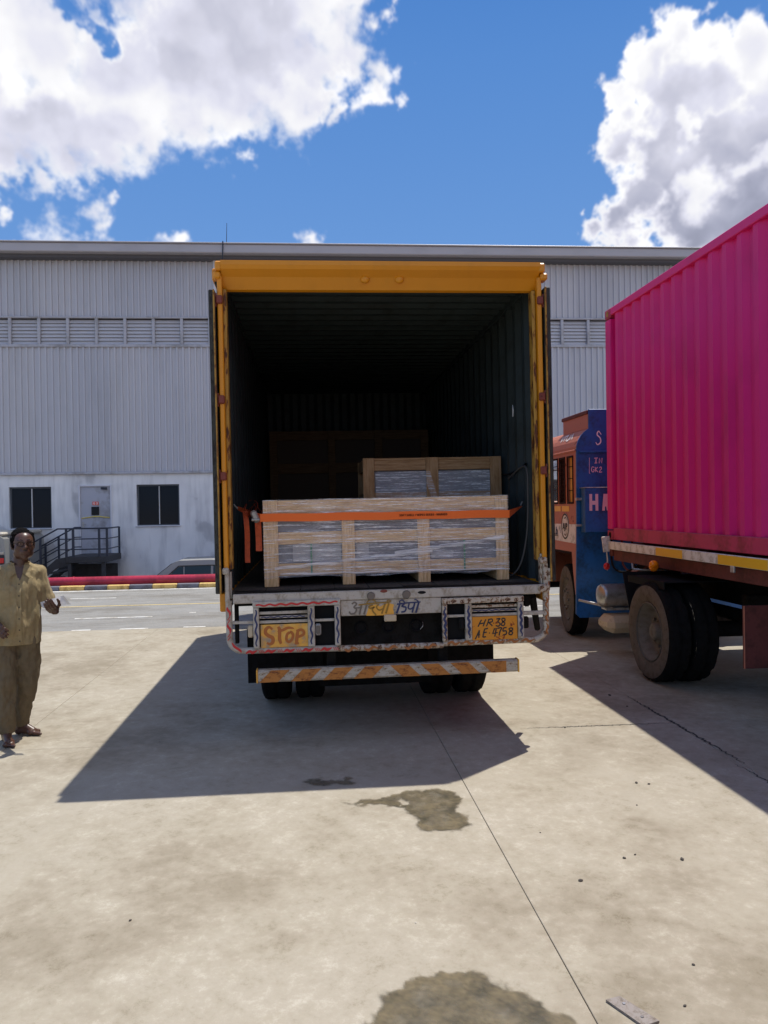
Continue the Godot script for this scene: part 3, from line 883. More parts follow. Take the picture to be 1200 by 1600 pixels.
func font(bold := true) -> Font:
	var s := SystemFont.new()
	s.font_names = PackedStringArray(["Droid Sans"])
	s.font_weight = 700 if bold else 400
	return s

# ------------------------------------------------------------------ steel landing and stairs at the door
func build_stairs():
	var s := thing("metal_staircase", "dark blue steel landing with railings and stairs below the grey factory door", "staircase")
	var zf := -21.35
	var zb := -22.85
	var y0 := 0.58
	put("landing", MB.new().box(Vector3(-6.06, y0 - 0.09, (zf + zb) / 2), Vector3(1.08, 0.17, zf - zb + 0.1), 0.01), M.deck_steel, s)
	put("skirt", MB.new().box(Vector3(-6.2, -0.32, zb + 0.35), Vector3(1.35, 1.25, 0.02)), M.deck_steel, s)
	for px in [-5.62, -6.5]:
		put("leg", MB.new().box(Vector3(px, -0.29, zf - 0.02), Vector3(0.09, 1.42, 0.09)), M.deck_steel, s)
	for i in 6:
		var st := MB.new()
		st.box(Vector3(-6.66 - i * 0.27, y0 - 0.1 - (i + 1) * 0.22 + 0.1, (zf + zb) / 2), Vector3(0.27, 0.035, zf - zb - 0.1), 0.004)
		put("tread", st, M.deck_steel, s)
	for z in [zf, zb]:
		put("stringer", MB.new().prism(PackedVector2Array([Vector2(-6.5, y0), Vector2(-6.85, y0 - 0.06), Vector2(-8.25, y0 - 1.3), Vector2(-8.25, y0 - 1.55), Vector2(-6.9, y0 - 0.35), Vector2(-6.5, y0 - 0.22)]), 0.02, Transform3D(Basis(), Vector3(0, 0, z))), M.deck_steel, s)
	# railings: front, right end, both stair sides
	var r := 0.021
	for z in [zf, zb]:
		var post_xs := [-5.515, -5.72, -6.40, -6.58]
		if z == zf:
			for px in post_xs:
				put("railing_post", MB.new().box(Vector3(px, y0 + 0.37, z), Vector3(0.055, 0.76, 0.05)), M.rail_paint, s)
			for h in [0.75, 0.47, 0.19]:
				put("rail", MB.new().rod(Vector3(-5.515, y0 + h, z), Vector3(-6.62, y0 + h, z), r if h > 0.7 else r * 0.75, -1, 8), M.rail_paint, s)
		for h in [0.75, 0.47, 0.19]:
			var rr := r if h > 0.7 else r * 0.75
			put("rail", MB.new().tube([Vector3(-6.62, y0 + h, z), Vector3(-6.80, y0 + h, z), Vector3(-8.2, y0 + h - 0.78, z), Vector3(-8.5, y0 + h - 0.78, z)], rr, 8), M.rail_paint, s)
		for px in [-7.25, -7.62, -8.2]:
			var ty: float = y0 + 0.75 - (-6.80 - px) * 0.557
			put("railing_post", MB.new().box(Vector3(px, ty - 0.38, z), Vector3(0.05, 0.76, 0.05)), M.rail_paint, s)
	for h in [0.75, 0.47, 0.19]:
		put("rail", MB.new().rod(Vector3(-5.515, y0 + h, zf), Vector3(-5.545, y0 + h, zb + 0.05), r if h > 0.7 else r * 0.75, -1, 8), M.rail_paint, s)
	put("railing_post", MB.new().box(Vector3(-5.545, y0 + 0.37, zb + 0.05), Vector3(0.05, 0.76, 0.05)), M.rail_paint, s)

# ------------------------------------------------------------------ red pipe along the kerb
func build_pipe():
	var p := thing("fire_water_pipe", "long red water pipe lying along the road behind the striped kerb", "pipe")
	put("pipe", MB.new().rod(Vector3(-24, 0.165, -18.42), Vector3(24, 0.165, -18.42), 0.107, 0.107, 20), M.pipe_red, p)
	for x in [-5.52, -11.4, 0.4, 6.4]:
		put("coupling", MB.new().rod(Vector3(x - 0.018, 0.165, -18.42), Vector3(x + 0.018, 0.165, -18.42), 0.116, 0.116, 20), M.pipe_red, p)
	for x in [-9.0, -3.2, 3.0, 9.0]:
		put("support_block", MB.new().box(Vector3(x, 0.04, -18.42), Vector3(0.2, 0.08, 0.22), 0.01), M.concrete, p)

# ------------------------------------------------------------------ two parked vehicles, in the sunken lane
func wheel(r: float, w: float) -> Array:
	var ty := MB.new().lathe([Vector2(r * 0.6, -w * 0.5), Vector2(r * 0.86, -w * 0.5), Vector2(r, -w * 0.36), Vector2(r, w * 0.36), Vector2(r * 0.86, w * 0.5), Vector2(r * 0.6, w * 0.5)], 28, Transform3D(Basis(Vector3.RIGHT, PI / 2), Vector3.ZERO))
	var rim := MB.new().lathe([Vector2(0.0, w * 0.3), Vector2(r * 0.2, w * 0.34), Vector2(r * 0.5, w * 0.25), Vector2(r * 0.61, w * 0.45)], 20, Transform3D(Basis(Vector3.RIGHT, PI / 2), Vector3.ZERO))
	return [ty.mesh(), rim.mesh()]

func car(root: Node3D, outline: Array, roof: Array, glass: Array, half: float, paint: Material, wheels: Array, r: float):
	var body := MB.new()
	var width := func(y: float) -> float:
		return half - maxf(0.0, y - 0.9) * 0.16 - maxf(0.0, 0.35 - y) * 0.25
	var shell := func(m: MB, poly: PackedVector2Array, push: float, sides := [1.0, -1.0]):
		if Geometry2D.is_polygon_clockwise(poly): poly.reverse()
		var tr := Geometry2D.triangulate_polygon(poly)
		for s in sides:
			for i in range(0, tr.size(), 3):
				var p := [poly[tr[i]], poly[tr[i + 1]], poly[tr[i + 2]]]
				if (p[1] - p[0]).cross(p[2] - p[0]) < 0: p.reverse()
				if s < 0: p.reverse()
				m.tri(Vector3(p[0].x, p[0].y, s * (width.call(p[0].y) + push)), Vector3(p[1].x, p[1].y, s * (width.call(p[1].y) + push)), Vector3(p[2].x, p[2].y, s * (width.call(p[2].y) + push)))
		if push == 0.0:
			for i in poly.size():
				var a := poly[i]
				var b := poly[(i + 1) % poly.size()]
				var wa: float = width.call(a.y)
				var wb: float = width.call(b.y)
				m.quad(Vector3(a.x, a.y, wa), Vector3(a.x, a.y, -wa), Vector3(b.x, b.y, -wb), Vector3(b.x, b.y, wb))
	shell.call(body, PackedVector2Array(V2(outline)), 0.0)
	shell.call(body, PackedVector2Array(V2(roof)), 0.0)
	put("body", body, paint, root)
	for g in glass:
		for keep in [1.0, -1.0]:
			var gm := MB.new()
			shell.call(gm, PackedVector2Array(V2(g)), 0.006, [keep])
			put("side_window", gm, M.car_glass, root)
	var wm := wheel(r, 0.19)
	for x in wheels:
		for s in [1.0, -1.0]:
			var w := put("wheel", wm[0], M.rubber, root, Transform3D(Basis(Vector3.UP, 0.0 if s > 0 else PI), Vector3(x, r, s * (half - 0.09))))
			put("rim", wm[1], M.galvanised, w)

func build_cars():
	var c := thing("parked_car", "grey parked car whose roof shows above the red pipe beside the open truck", "car", at(Vector3(-4.95, -1.0, -20.45)))
	car(c, [0, 0.35, 0.02, 0.62, 0.12, 0.78, 0.95, 0.93, 3.5, 0.97, 3.9, 0.9, 3.98, 0.6, 3.95, 0.3, 0.1, 0.28],
		[0.80, 0.93, 1.09, 1.17, 1.48, 1.475, 1.60, 1.515, 2.4, 1.525, 3.1, 1.49, 3.62, 0.965],
		[[1.20, 0.98, 1.42, 1.19, 1.60, 1.36, 1.72, 1.37, 1.72, 0.99], [1.75, 0.99, 1.75, 1.37, 2.4, 1.38, 2.4, 0.99], [2.46, 0.99, 2.46, 1.38, 2.95, 1.36, 3.2, 1.0]], 0.84, M.car_grey, [0.72, 3.2], 0.29)
	# windscreen, pillars in front of it are the body's edges
	put("windscreen", MB.new().quad(Vector3(0.86, 0.985, 0.76), Vector3(0.86, 0.985, -0.76), Vector3(1.42, 1.43, -0.69), Vector3(1.42, 1.43, 0.69)), M.glass_dark, c, Transform3D(Basis(), Vector3(-0.012, 0.012, 0)))
	put("drip_rail", MB.new().tube([Vector3(1.16, 0.99, 0.842), Vector3(1.42, 1.22, 0.80), Vector3(1.60, 1.385, 0.772), Vector3(2.4, 1.395, 0.77), Vector3(3.0, 1.375, 0.772)], 0.014, 6), M.car_black, c)
	put("door_handle", MB.new().box(Vector3(2.0, 0.86, 0.845), Vector3(0.16, 0.03, 0.03), 0.008).box(Vector3(2.95, 0.88, 0.845), Vector3(0.16, 0.03, 0.03), 0.008), M.car_black, c)
	put("headlight", MB.new().ball(Vector3(0.1, 0.68, 0.62), Vector3(0.12, 0.08, 0.16)), M.clear_glass, c)
	put("headlight", MB.new().ball(Vector3(0.1, 0.68, -0.62), Vector3(0.12, 0.08, 0.16)), M.clear_glass, c)
	# van behind the standing man, seen end on
	var v := thing("parked_van", "pale van with beige roof edge parked behind the standing man", "van", at(Vector3(-8.55, -1.0, -20.2)))
	var body := MB.new()
	body.prism(PackedVector2Array(V2([-0.86, 0.3, 0.86, 0.3, 0.88, 0.9, 0.86, 1.3, 0.80, 2.12, 0.70, 2.20, -0.70, 2.20, -0.80, 2.12, -0.86, 1.3, -0.88, 0.9])), 3.9, Transform3D())
	put("body", body, M.car_silver, v)
	put("roof", MB.new().box(Vector3(0, 2.245, -1.95), Vector3(1.52, 0.10, 3.8), 0.04), M.car_beige, v)
	put("rear_window", MB.new().prism(PackedVector2Array(V2([-0.74, 1.82, 0.74, 1.82, 0.69, 2.09, -0.69, 2.09])), 0.012, at(Vector3(0, 0, 0.008))), mat(C(0.36, 0.36, 0.34), 0.15), v)  # pale pane colour stands for what the glass reflects
	put("window_band", MB.new().box(Vector3(0, 1.77, 0.012), Vector3(1.6, 0.07, 0.03), 0.01), M.car_beige, v)
	put("dark_panel", MB.new().box(Vector3(0, 1.6, 0.006), Vector3(1.62, 0.24, 0.02), 0.006), M.car_black, v)
	for s in [-1, 1]:
		put("tail_light", MB.new().box(Vector3(s * 0.70, 1.58, 0.02), Vector3(0.2, 0.13, 0.03), 0.01), M.red_lens, v)
	put("bumper", MB.new().box(Vector3(0, 0.42, 0.05), Vector3(1.72, 0.22, 0.12), 0.03), M.car_black, v)
	var wm := wheel(0.3, 0.18)
	for z in [-0.8, -3.1]:
		for s in [1.0, -1.0]:
			var w := put("wheel", wm[0], M.rubber, v, Transform3D(Basis(Vector3.UP, PI / 2 * s), Vector3(s * 0.78, 0.3, z)))
			put("rim", wm[1], M.galvanised, w)

# ------------------------------------------------------------------ big wheels shared by both lorries
func tyre_meshes(r: float, w: float) -> Array:
	var lie := Transform3D(Basis(Vector3.BACK, -PI / 2), Vector3.ZERO)     # axis along x
	var seg := 64
	var jag := func(rad: float, j: int, i: int) -> float:
		if j == 0 or j == 8: return rad
		var ph := i % 4
		if (j <= 2 or j >= 6) and ph < 1: return rad - 0.03
		if j == 4: return rad - 0.012
		return rad
	var tread := MB.new().lathe([Vector2(r * 0.93, -w * 0.5), Vector2(r * 0.985, -w * 0.44), Vector2(r, -w * 0.36), Vector2(r, -w * 0.08), Vector2(r - 0.012, 0), Vector2(r, w * 0.08), Vector2(r, w * 0.36), Vector2(r * 0.985, w * 0.44), Vector2(r * 0.93, w * 0.5)], seg, lie, jag)
	var side := MB.new().lathe([Vector2(r * 0.93, w * 0.5), Vector2(r * 0.9, w * 0.525), Vector2(r * 0.88, w * 0.535), Vector2(r * 0.80, w * 0.55), Vector2(r * 0.72, w * 0.54), Vector2(r * 0.715, w * 0.53), Vector2(r * 0.66, w * 0.51), Vector2(r * 0.58, w * 0.40)], 40, lie)
	var side2 := MB.new().lathe([Vector2(r * 0.58, -w * 0.40), Vector2(r * 0.72, -w * 0.54), Vector2(r * 0.88, -w * 0.535), Vector2(r * 0.93, -w * 0.5)], 40, lie)
	return [tread.mesh(), side.mesh(), side2.mesh()]

func rim_mesh(r: float, w: float, deep: bool) -> ArrayMesh:
	var lie := Transform3D(Basis(Vector3.BACK, -PI / 2), Vector3.ZERO)
	var s := 1.0 if deep else -1.0
	var m := MB.new()
	if deep:    # a dished rear rim: barrel, sunken disc, hub
		m.lathe([Vector2(0.001, w * 0.30), Vector2(r * 0.13, w * 0.30), Vector2(r * 0.17, w * 0.22), Vector2(r * 0.2, -w * 0.08), Vector2(r * 0.38, -w * 0.12), Vector2(r * 0.46, -w * 0.02), Vector2(r * 0.53, w * 0.34), Vector2(r * 0.585, w * 0.40), Vector2(r * 0.6, w * 0.46), Vector2(r * 0.58, w * 0.47)], 32, lie)
		for k in 8:
			var th := TAU * k / 8
			m.rod(Vector3(-w * 0.1, cos(th) * r * 0.3, sin(th) * r * 0.3), Vector3(w * 0.02, cos(th) * r * 0.3, sin(th) * r * 0.3), 0.016, 0.016, 6)
	else:       # a front rim whose disc and nuts stand out
		m.lathe([Vector2(0.001, w * 0.62), Vector2(r * 0.16, w * 0.60), Vector2(r * 0.2, w * 0.48), Vector2(r * 0.36, w * 0.46), Vector2(r * 0.42, w * 0.34), Vector2(r * 0.52, w * 0.28), Vector2(r * 0.57, w * 0.42), Vector2(r * 0.6, w * 0.46), Vector2(r * 0.58, w * 0.47)], 32, lie)
		for k in 8:
			var th := TAU * k / 8
			m.rod(Vector3(w * 0.44, cos(th) * r * 0.28, sin(th) * r * 0.28), Vector3(w * 0.58, cos(th) * r * 0.28, sin(th) * r * 0.28), 0.018, 0.016, 6)
	return m.mesh()

# a wheel whose outer face looks along +x before it is turned
func big_wheel(root: Node3D, where: Vector3, turn: float, meshes: Array, rim: ArrayMesh, wall: Material):
	var w := put("wheel", meshes[0], M.rubber, root, Transform3D(Basis(Vector3.UP, turn), where))
	put("sidewall", meshes[1], wall, w)
	put("sidewall", meshes[2], wall, w)
	put("rim", rim, M.rim_steel, w)

func truck_xf(p := Vector3.ZERO) -> Transform3D:
	return Transform3D(Basis(Vector3.BACK, deg_to_rad(LEAN)), REAR) * Transform3D(Basis(), p)

func wave(a: Vector2, b: Vector2, amp: float, n: float, steps: int) -> Array:
	var out := []
	var d := b - a
	var s := Vector2(-d.y, d.x).normalized()
	for i in steps + 1:
		var q := float(i) / steps
		out.append(a + d * q + s * amp * sin(q * TAU * n))
	return out

# steel sheet with trapezoid ribs: from o along u (length lu) and w (height lw); ribs stand towards nrm
func ribbed_sheet(o: Vector3, u: Vector3, lu: float, w: Vector3, lw: float, nrm: Vector3, pitch: float, deep: float, share := [0.28, 0.22, 0.28, 0.22]) -> MB:
	var m := MB.new()
	var x := 0.0
	var pts := [Vector2(0, 0)]
	while x < lu:
		pts.append(Vector2(minf(x + share[0] * pitch, lu), 0))
		pts.append(Vector2(minf(x + (share[0] + share[1]) * pitch, lu), deep))
		pts.append(Vector2(minf(x + (share[0] + share[1] + share[2]) * pitch, lu), deep))
		x += pitch
		pts.append(Vector2(minf(x, lu), 0))
	for i in pts.size() - 1:
		var a: Vector3 = o + u * pts[i].x + nrm * pts[i].y
		var b: Vector3 = o + u * pts[i + 1].x + nrm * pts[i + 1].y
		if (b - a).length() < 1e-4: continue
		if (b - a).cross(w).dot(nrm) > 0: m.quad(a, b, b + w * lw, a + w * lw)
		else: m.quad(a, a + w * lw, b + w * lw, b)
	return m

func build_open_truck():
	var t := thing("container_truck", "yellow framed container truck seen from behind, doors folded back, open and loaded", "truck", truck_xf())
	var F := 1.19
	# --- body: floor boards, ribbed walls, roof, front wall
	for i in 9:
		var x := -1.165 + i * 0.2605
		put("floor_board", MB.new().box(Vector3(x + 0.13, F - 0.018, -3.03), Vector3(0.257, 0.036, 5.98), 0.003), M.floor_wood, t)
	put("side_wall", ribbed_sheet(Vector3(-1.168, F, -0.1), Vector3.FORWARD, 5.9, Vector3.UP, 2.346, Vector3.LEFT, 0.27, 0.036), M.dark_green, t)
	put("side_wall", ribbed_sheet(Vector3(1.205, F, -0.1), Vector3.FORWARD, 5.9, Vector3.UP, 2.346, Vector3.RIGHT, 0.27, 0.036), M.dark_green, t)
	put("outer_wall", ribbed_sheet(Vector3(-1.174, F - 0.1, -0.1), Vector3.FORWARD, 5.9, Vector3.UP, 2.45, Vector3.LEFT, 0.27, 0.036), M.yellow_paint, t)
	put("outer_wall", ribbed_sheet(Vector3(1.211, F - 0.1, -0.1), Vector3.FORWARD, 5.9, Vector3.UP, 2.45, Vector3.RIGHT, 0.27, 0.036), M.yellow_paint, t)
	put("front_wall", ribbed_sheet(Vector3(-1.17, F, -6.0), Vector3.RIGHT, 2.38, Vector3.UP, 2.36, Vector3.FORWARD, 0.25, 0.04), M.dark_green, t)
	put("outer_front_wall", MB.new().box(Vector3(0.018, F + 1.15, -6.08), Vector3(2.44, 2.5, 0.05)), M.yellow_paint, t)
	put("roof", ribbed_sheet(Vector3(-1.2, 3.535, -0.1), Vector3.FORWARD, 5.9, Vector3.RIGHT, 2.44, Vector3.UP, 0.21, 0.025), M.dark_green, t)
	put("outer_roof", MB.new().box(Vector3(0.02, 3.585, -3.05), Vector3(2.44, 0.03, 6.0)), M.yellow_paint, t)
	for s in [[-1.215, "l"], [1.252, "r"]]:
		put("roof_rail", MB.new().box(Vector3(s[0], 3.56, -3.05), Vector3(0.06, 0.09, 5.95), 0.008), M.yellow_paint, t)
		put("bottom_rail", MB.new().box(Vector3(s[0], F - 0.08, -3.05), Vector3(0.06, 0.14, 5.95), 0.008), M.yellow_paint, t)
	for s in [[-1.195, -1.0], [1.232, 1.0]]:
		put("ceiling_edge", MB.new().box(Vector3(s[0], 3.535, -3.05), Vector3(0.075, 0.075, 5.88), 0.004), M.dark_green, t)
	# --- rear frame
	var hd := PackedVector2Array(V2([0.035, 3.632, 0.035, 3.600, 0.022, 3.572, -0.03, 3.528, -0.036, 3.520, -0.085, 3.448, -0.12, 3.440, -0.12, 3.632]))
	var header := put("header", MB.new().prism(hd, 2.40, Transform3D(Basis(Vector3(0, 0, 1), Vector3(0, 1, 0), Vector3(-1, 0, 0)), Vector3(-1.17, 0, 0))), M.yellow_paint, t)
	for x in [-1.188, 1.243]:
		put("corner_block", MB.new().box(Vector3(x, 3.595, -0.05), Vector3(0.05, 0.07, 0.16), 0.01), M.yellow_paint, header)
		put("hinge_lug", MB.new().box(Vector3(x + (-0.012 if x < 0 else 0.02), 3.53, -0.03), Vector3(0.055, 0.055, 0.1), 0.012), M.yellow_paint, header)
	for x in [-0.105, 0.155]:
		put("roof_stud", MB.new().ball(Vector3(x, 3.515, -0.035), Vector3(0.036, 0.03, 0.022)), M.yellow_paint, header)
	for s in [[-1.184, -1.153, 1.0], [1.228, 1.192, -1.0]]:
		var post := put("door_post", MB.new().box(Vector3(s[0], 2.445, -0.05), Vector3(0.036, 2.17, 0.1), 0.006), M.yellow_paint, t)
		put("post_rebate", MB.new().box(Vector3(s[1], 2.40, -0.085), Vector3(0.028, 2.08, 0.09), 0.005), M.yellow_dirty, post)
		for y in [3.35, 2.615, 2.05]:
			put("hinge", MB.new().box(Vector3(s[0] - s[2] * 0.004, y, 0.004), Vector3(0.05, 0.062, 0.03), 0.008).rod(Vector3(s[0] - s[2] * 0.035, y - 0.05, -0.01), Vector3(s[0] - s[2] * 0.035, y + 0.05, -0.01), 0.014, 0.014, 10), M.hinge_red, post)
	# doors folded back along the sides: panel, gasket, two locking bars each
	for s in [[-1.24, -1.0, 3.42, 1.185], [1.283, 1.0, 3.45, 1.2]]:
		var d := put("door", MB.new().box(Vector3(s[0], (s[2] + s[3]) / 2, -0.56), Vector3(0.046, s[2] - s[3], 1.16), 0.006), M.door_edge, t)
		put("door_gasket", MB.new().box(Vector3(s[0] - s[1] * 0.016, (s[2] + s[3]) / 2, 0.026), Vector3(0.012, s[2] - s[3], 0.02), 0.004), M.yellow_dirty, d)
		for z in [-0.3, -0.8]:
			put("locking_bar", MB.new().rod(Vector3(s[0] + s[1] * 0.045, s[3] + 0.05, z), Vector3(s[0] + s[1] * 0.045, s[2] - 0.05, z), 0.017, 0.017, 8), M.galvanised, d)
	# lower white posts, rusty on the right
	put("lower_post", MB.new().box(Vector3(-1.18, 1.24, -0.03), Vector3(0.034, 0.24, 0.07), 0.006), M.white_paint, t)
	put("lower_post", MB.new().box(Vector3(-1.157, 1.24, -0.06), Vector3(0.012, 0.20, 0.05), 0.003), M.white_paint, t)
	put("lower_post", MB.new().box(Vector3(1.232, 1.24, -0.03), Vector3(0.036, 0.27, 0.07), 0.006), M.white_rusty, t)
	put("lower_post", MB.new().box(Vector3(1.205, 1.27, -0.05), Vector3(0.016, 0.28, 0.05), 0.003), M.white_rusty, t)
	put("lower_hinge", MB.new().box(Vector3(1.215, 1.36, -0.02), Vector3(0.06, 0.05, 0.07), 0.01).box(Vector3(1.21, 1.15, 0.0), Vector3(0.09, 0.06, 0.06), 0.012).rod(Vector3(1.262, 1.30, 0.0), Vector3(1.262, 1.20, 0.0), 0.016, 0.016, 8), M.white_rusty, t)
	put("lower_hinge", MB.new().box(Vector3(-1.188, 1.35, 0.0), Vector3(0.05, 0.05, 0.05), 0.01), M.white_paint, t)
	var sill := put("sill", MB.new().box(Vector3(0.024, 1.141, -0.04), Vector3(2.33, 0.072, 0.09), 0.006), M.white_paint, t)
	put("threshold", MB.new().box(Vector3(0.024, 1.184, -0.065), Vector3(2.32, 0.012, 0.12), 0.003), M.chassis, sill)
	for p in [[-0.118, 1.132, 0.033], [0.150, 1.135, 0.034]]:
		put("lamp_mount", MB.new().rod(Vector3(p[0], p[1], 0.0), Vector3(p[0], p[1], 0.02), p[2], p[2] * 0.8, 14), M.ink_grey, sill)
	put("rust_hole", MB.new().ball(Vector3(0.268, 1.146, 0.004), Vector3(0.034, 0.012, 0.006), 10, 6), M.black, sill)
	put("rust_patch", MB.new().ball(Vector3(-0.02, 1.165, 0.004), Vector3(0.03, 0.012, 0.005), 10, 6), M.hinge_red, sill)
	# name board with hand-painted writing
	var board := put("name_board", MB.new().box(Vector3(0.035, 1.0445, -0.03), Vector3(0.766, 0.117, 0.05), 0.004), M.white_paint, t)
	var P := func(flat: Array) -> Array:       # strokes are noted in the units of a drawing of the board
		var out := []
		for i in range(0, flat.size(), 2):
			out.append(Vector2(-0.35 + (flat[i] - 190.0) * 0.000811, 0.987 + (378.0 - flat[i + 1] - (flat[i] - 190.0) * 0.04) * 0.00079))
		return out
	var on := Transform3D(Basis(), Vector3(0, 0, -0.005))
	put("amber_patch", MB.new().prism(PackedVector2Array(P.call([428, 372, 455, 285, 520, 262, 560, 285, 600, 262, 640, 250, 690, 265, 680, 300, 690, 355, 650, 366, 560, 368, 480, 372])), 0.002, Transform3D(Basis(), Vector3(0, 0, -0.003))), M.ink_amber, board)
	var grey := MB.new()
	grey.stroke(curve(P.call([298, 262, 322, 246, 342, 262, 318, 292, 340, 312, 322, 348, 288, 356, 272, 334])), 0.0120, on, 0.0030)
	grey.stroke(P.call([318, 300, 376, 296]), 0.0100, on, 0.0034)
	grey.stroke(P.call([388, 268, 366, 362]), 0.0140, on, 0.0038)
	grey.stroke(P.call([436, 268, 408, 360]), 0.0140, on, 0.0042)
	put("lettering", grey, M.ink_grey, board)
	var olive := MB.new()
	olive.stroke(P.call([360, 270, 450, 258, 560, 248, 655, 240]), 0.0100, on, 0.0046)
	olive.stroke(curve(P.call([462, 268, 438, 244, 470, 222, 508, 226, 520, 252])), 0.0079, on, 0.0050)
	olive.stroke(curve(P.call([492, 268, 456, 284, 470, 302, 504, 290, 486, 318, 520, 366])), 0.0110, on, 0.0054)
	olive.stroke(curve(P.call([548, 262, 526, 290, 552, 318, 596, 298])), 0.0100, on, 0.0058)
	olive.stroke(P.call([606, 256, 574, 352]), 0.0129, on, 0.0062)
	olive.stroke(P.call([642, 252, 612, 348]), 0.0129, on, 0.0066)
	olive.stroke(curve(P.call([640, 246, 625, 228, 650, 222, 662, 238])), 0.0070, on, 0.0070)
	put("lettering", olive, M.ink_olive, board)
	var blue := MB.new()
	blue.stroke(P.call([716, 262, 800, 250, 940, 238]), 0.0100, on, 0.0046)
	blue.stroke(P.call([744, 262, 712, 350]), 0.0140, on, 0.0050)
	blue.stroke(curve(P.call([746, 256, 744, 232, 770, 222, 792, 248])), 0.0090, on, 0.0054)
	blue.stroke(curve(P.call([788, 256, 764, 280, 800, 292, 790, 328, 756, 336])), 0.0120, on, 0.0058)
	blue.stroke(curve(P.call([832, 254, 822, 296, 846, 306, 876, 282])), 0.0110, on, 0.0062)
	blue.stroke(P.call([884, 248, 858, 340]), 0.0129, on, 0.0066)
	blue.stroke(P.call([922, 244, 892, 342]), 0.0140, on, 0.0070)
	blue.stroke(curve(P.call([922, 240, 900, 218, 880, 216])), 0.0090, on, 0.0074)
	put("lettering", blue, M.ink_blue, board)
	put("tow_catch", MB.new().box(Vector3(0.024, 0.962, 0.0), Vector3(0.092, 0.05, 0.04), 0.006), M.cream_tank, t)
	# guard frame of white tube
	var arc := []
	for i in 7:
		var th := PI + (PI / 2) * i / 6.0
		arc.append(Vector3(-1.077 + cos(th) * 0.096, 0.85 + sin(th) * 0.096, 0))
	var left := [Vector3(-1.173, 1.13, 0)]
	left.append_array(arc)
	left.append(Vector3(-0.372, 0.746, 0))
	var guard := put("guard_tube", MB.new().tube(left, 0.024, 14), M.white_paint, t, at(Vector3(0, 0, -0.02)))
	put("guard_tube", MB.new().tube([Vector3(-0.372, 0.743, -0.02), Vector3(0.425, 0.738, -0.02)], 0.023, 14), M.white_rusty, t)
	var arc2 := [Vector3(0.425, 0.752, 0)]
	for i in 7:
		var th := -PI / 2 + (PI / 2) * i / 6.0
		arc2.append(Vector3(1.13 + cos(th) * 0.102, 0.854 + sin(th) * 0.102, 0))
	arc2.append(Vector3(1.233, 1.13, 0))
	var guard2 := put("guard_tube", MB.new().tube(arc2, 0.024, 14), M.white_rusty, t, at(Vector3(0, 0, -0.02)))
	var flat := Transform3D(Basis(), Vector3(0, 0, 0.0005))
	var red := MB.new()
	for i in 4:
		var y := 1.085 - i * 0.125
		if y > 0.85:
			red.stroke(curve(V2([-1.184, y, -1.18, y - 0.02, -1.164, y - 0.042, -1.166, y - 0.07])), 0.017, flat, 0.0255, 0.8)
			for k in 2: red.stroke(V2([-1.184, y - 0.098 - k * 0.024, -1.164, y - 0.072 - k * 0.024]), 0.006, flat, 0.0255)
	red.stroke(curve(V2([-1.155, 0.822, -1.135, 0.79, -1.10, 0.765, -1.085, 0.746])), 0.017, flat, 0.0255, 0.8)
	for i in 5:
		var x := -1.055 + i * 0.138
		red.stroke(curve(V2([x, 0.736, x + 0.028, 0.752, x + 0.05, 0.742, x + 0.085, 0.757])), 0.02, flat, 0.0255, 0.8)
		for k in 3: red.stroke(V2([x + 0.094 + k * 0.014, 0.759, x + 0.108 + k * 0.014, 0.735]), 0.005, flat, 0.0255)
	put("painted_scroll", red, M.ink_red, guard)
	var rustw := MB.new()
	for i in 6:
		var x := 0.47 + i * 0.115
		rustw.stroke(curve(V2([x - 0.02, 0.746, x + 0.02, 0.762, x + 0.045, 0.744, x + 0.085, 0.760])), 0.019, flat, 0.0255, 0.9)
	put("painted_scroll", rustw, M.ink_rust, guard2)
	rustw = MB.new()
	for i in 3:
		var y := 1.08 - i * 0.1
		rustw.stroke(curve(V2([1.226, y, 1.24, y - 0.03, 1.226, y - 0.055, 1.24, y - 0.09])), 0.013, flat, 0.0255, 0.7)
	put("painted_scroll", rustw, M.ink_rust, guard2)
	var mids := MB.new()
	for i in 5:
		var x := -0.33 + i * 0.15
		mids.stroke(curve(V2([x, 0.745, x + 0.035, 0.730, x + 0.07, 0.752, x + 0.105, 0.738])), 0.02, flat, 0.0245, 0.9)
	put("painted_scroll", mids, M.ink_rust, t)
	# lamp boxes left and right
	for side in 2:
		var o := 0.0 if side == 0 else 1.0
		var bx0: float = [-0.995, 0.42][side]
		var bx1: float = [-0.351, 1.047][side]
		var top: float = [1.119, 1.097][side]
		var paint: Material = [M.white_paint, M.white_rusty][side]
		var bars: Array = [[-0.995, -0.952], [-0.594, -0.542], [-0.394, -0.351]] if side == 0 else [[0.42, 0.456], [0.595, 0.645], [1.002, 1.047]]
		var lamp := put("lamp_frame", MB.new().box(Vector3((bx0 + bx1) / 2, top - 0.022, 0.002), Vector3(bx1 - bx0 + 0.004, 0.044, 0.05), 0.005), paint, t)
		for b in bars:
			put("frame_bar", MB.new().box(Vector3((b[0] + b[1]) / 2, (top - 0.044 + 0.771) / 2, 0.0), Vector3(b[1] - b[0], top - 0.044 - 0.772, 0.046), 0.005), paint if b[0] < 0.5 else M.white_paint, lamp)
		var a: float = bars[0][1] if side == 0 else bars[1][1]
		var b2: float = bars[1][0] if side == 0 else bars[2][0]
		for y in [1.030, 0.998, 0.963]:
			var h: float = 0.022 if y != 0.998 else 0.018
			put("slat", MB.new().box(Vector3((a + b2) / 2, y - o * 0.006, -0.012), Vector3(b2 - a, h, 0.02), 0.003), M.white_rusty if side == 1 and y > 1.02 else M.white_paint, lamp)
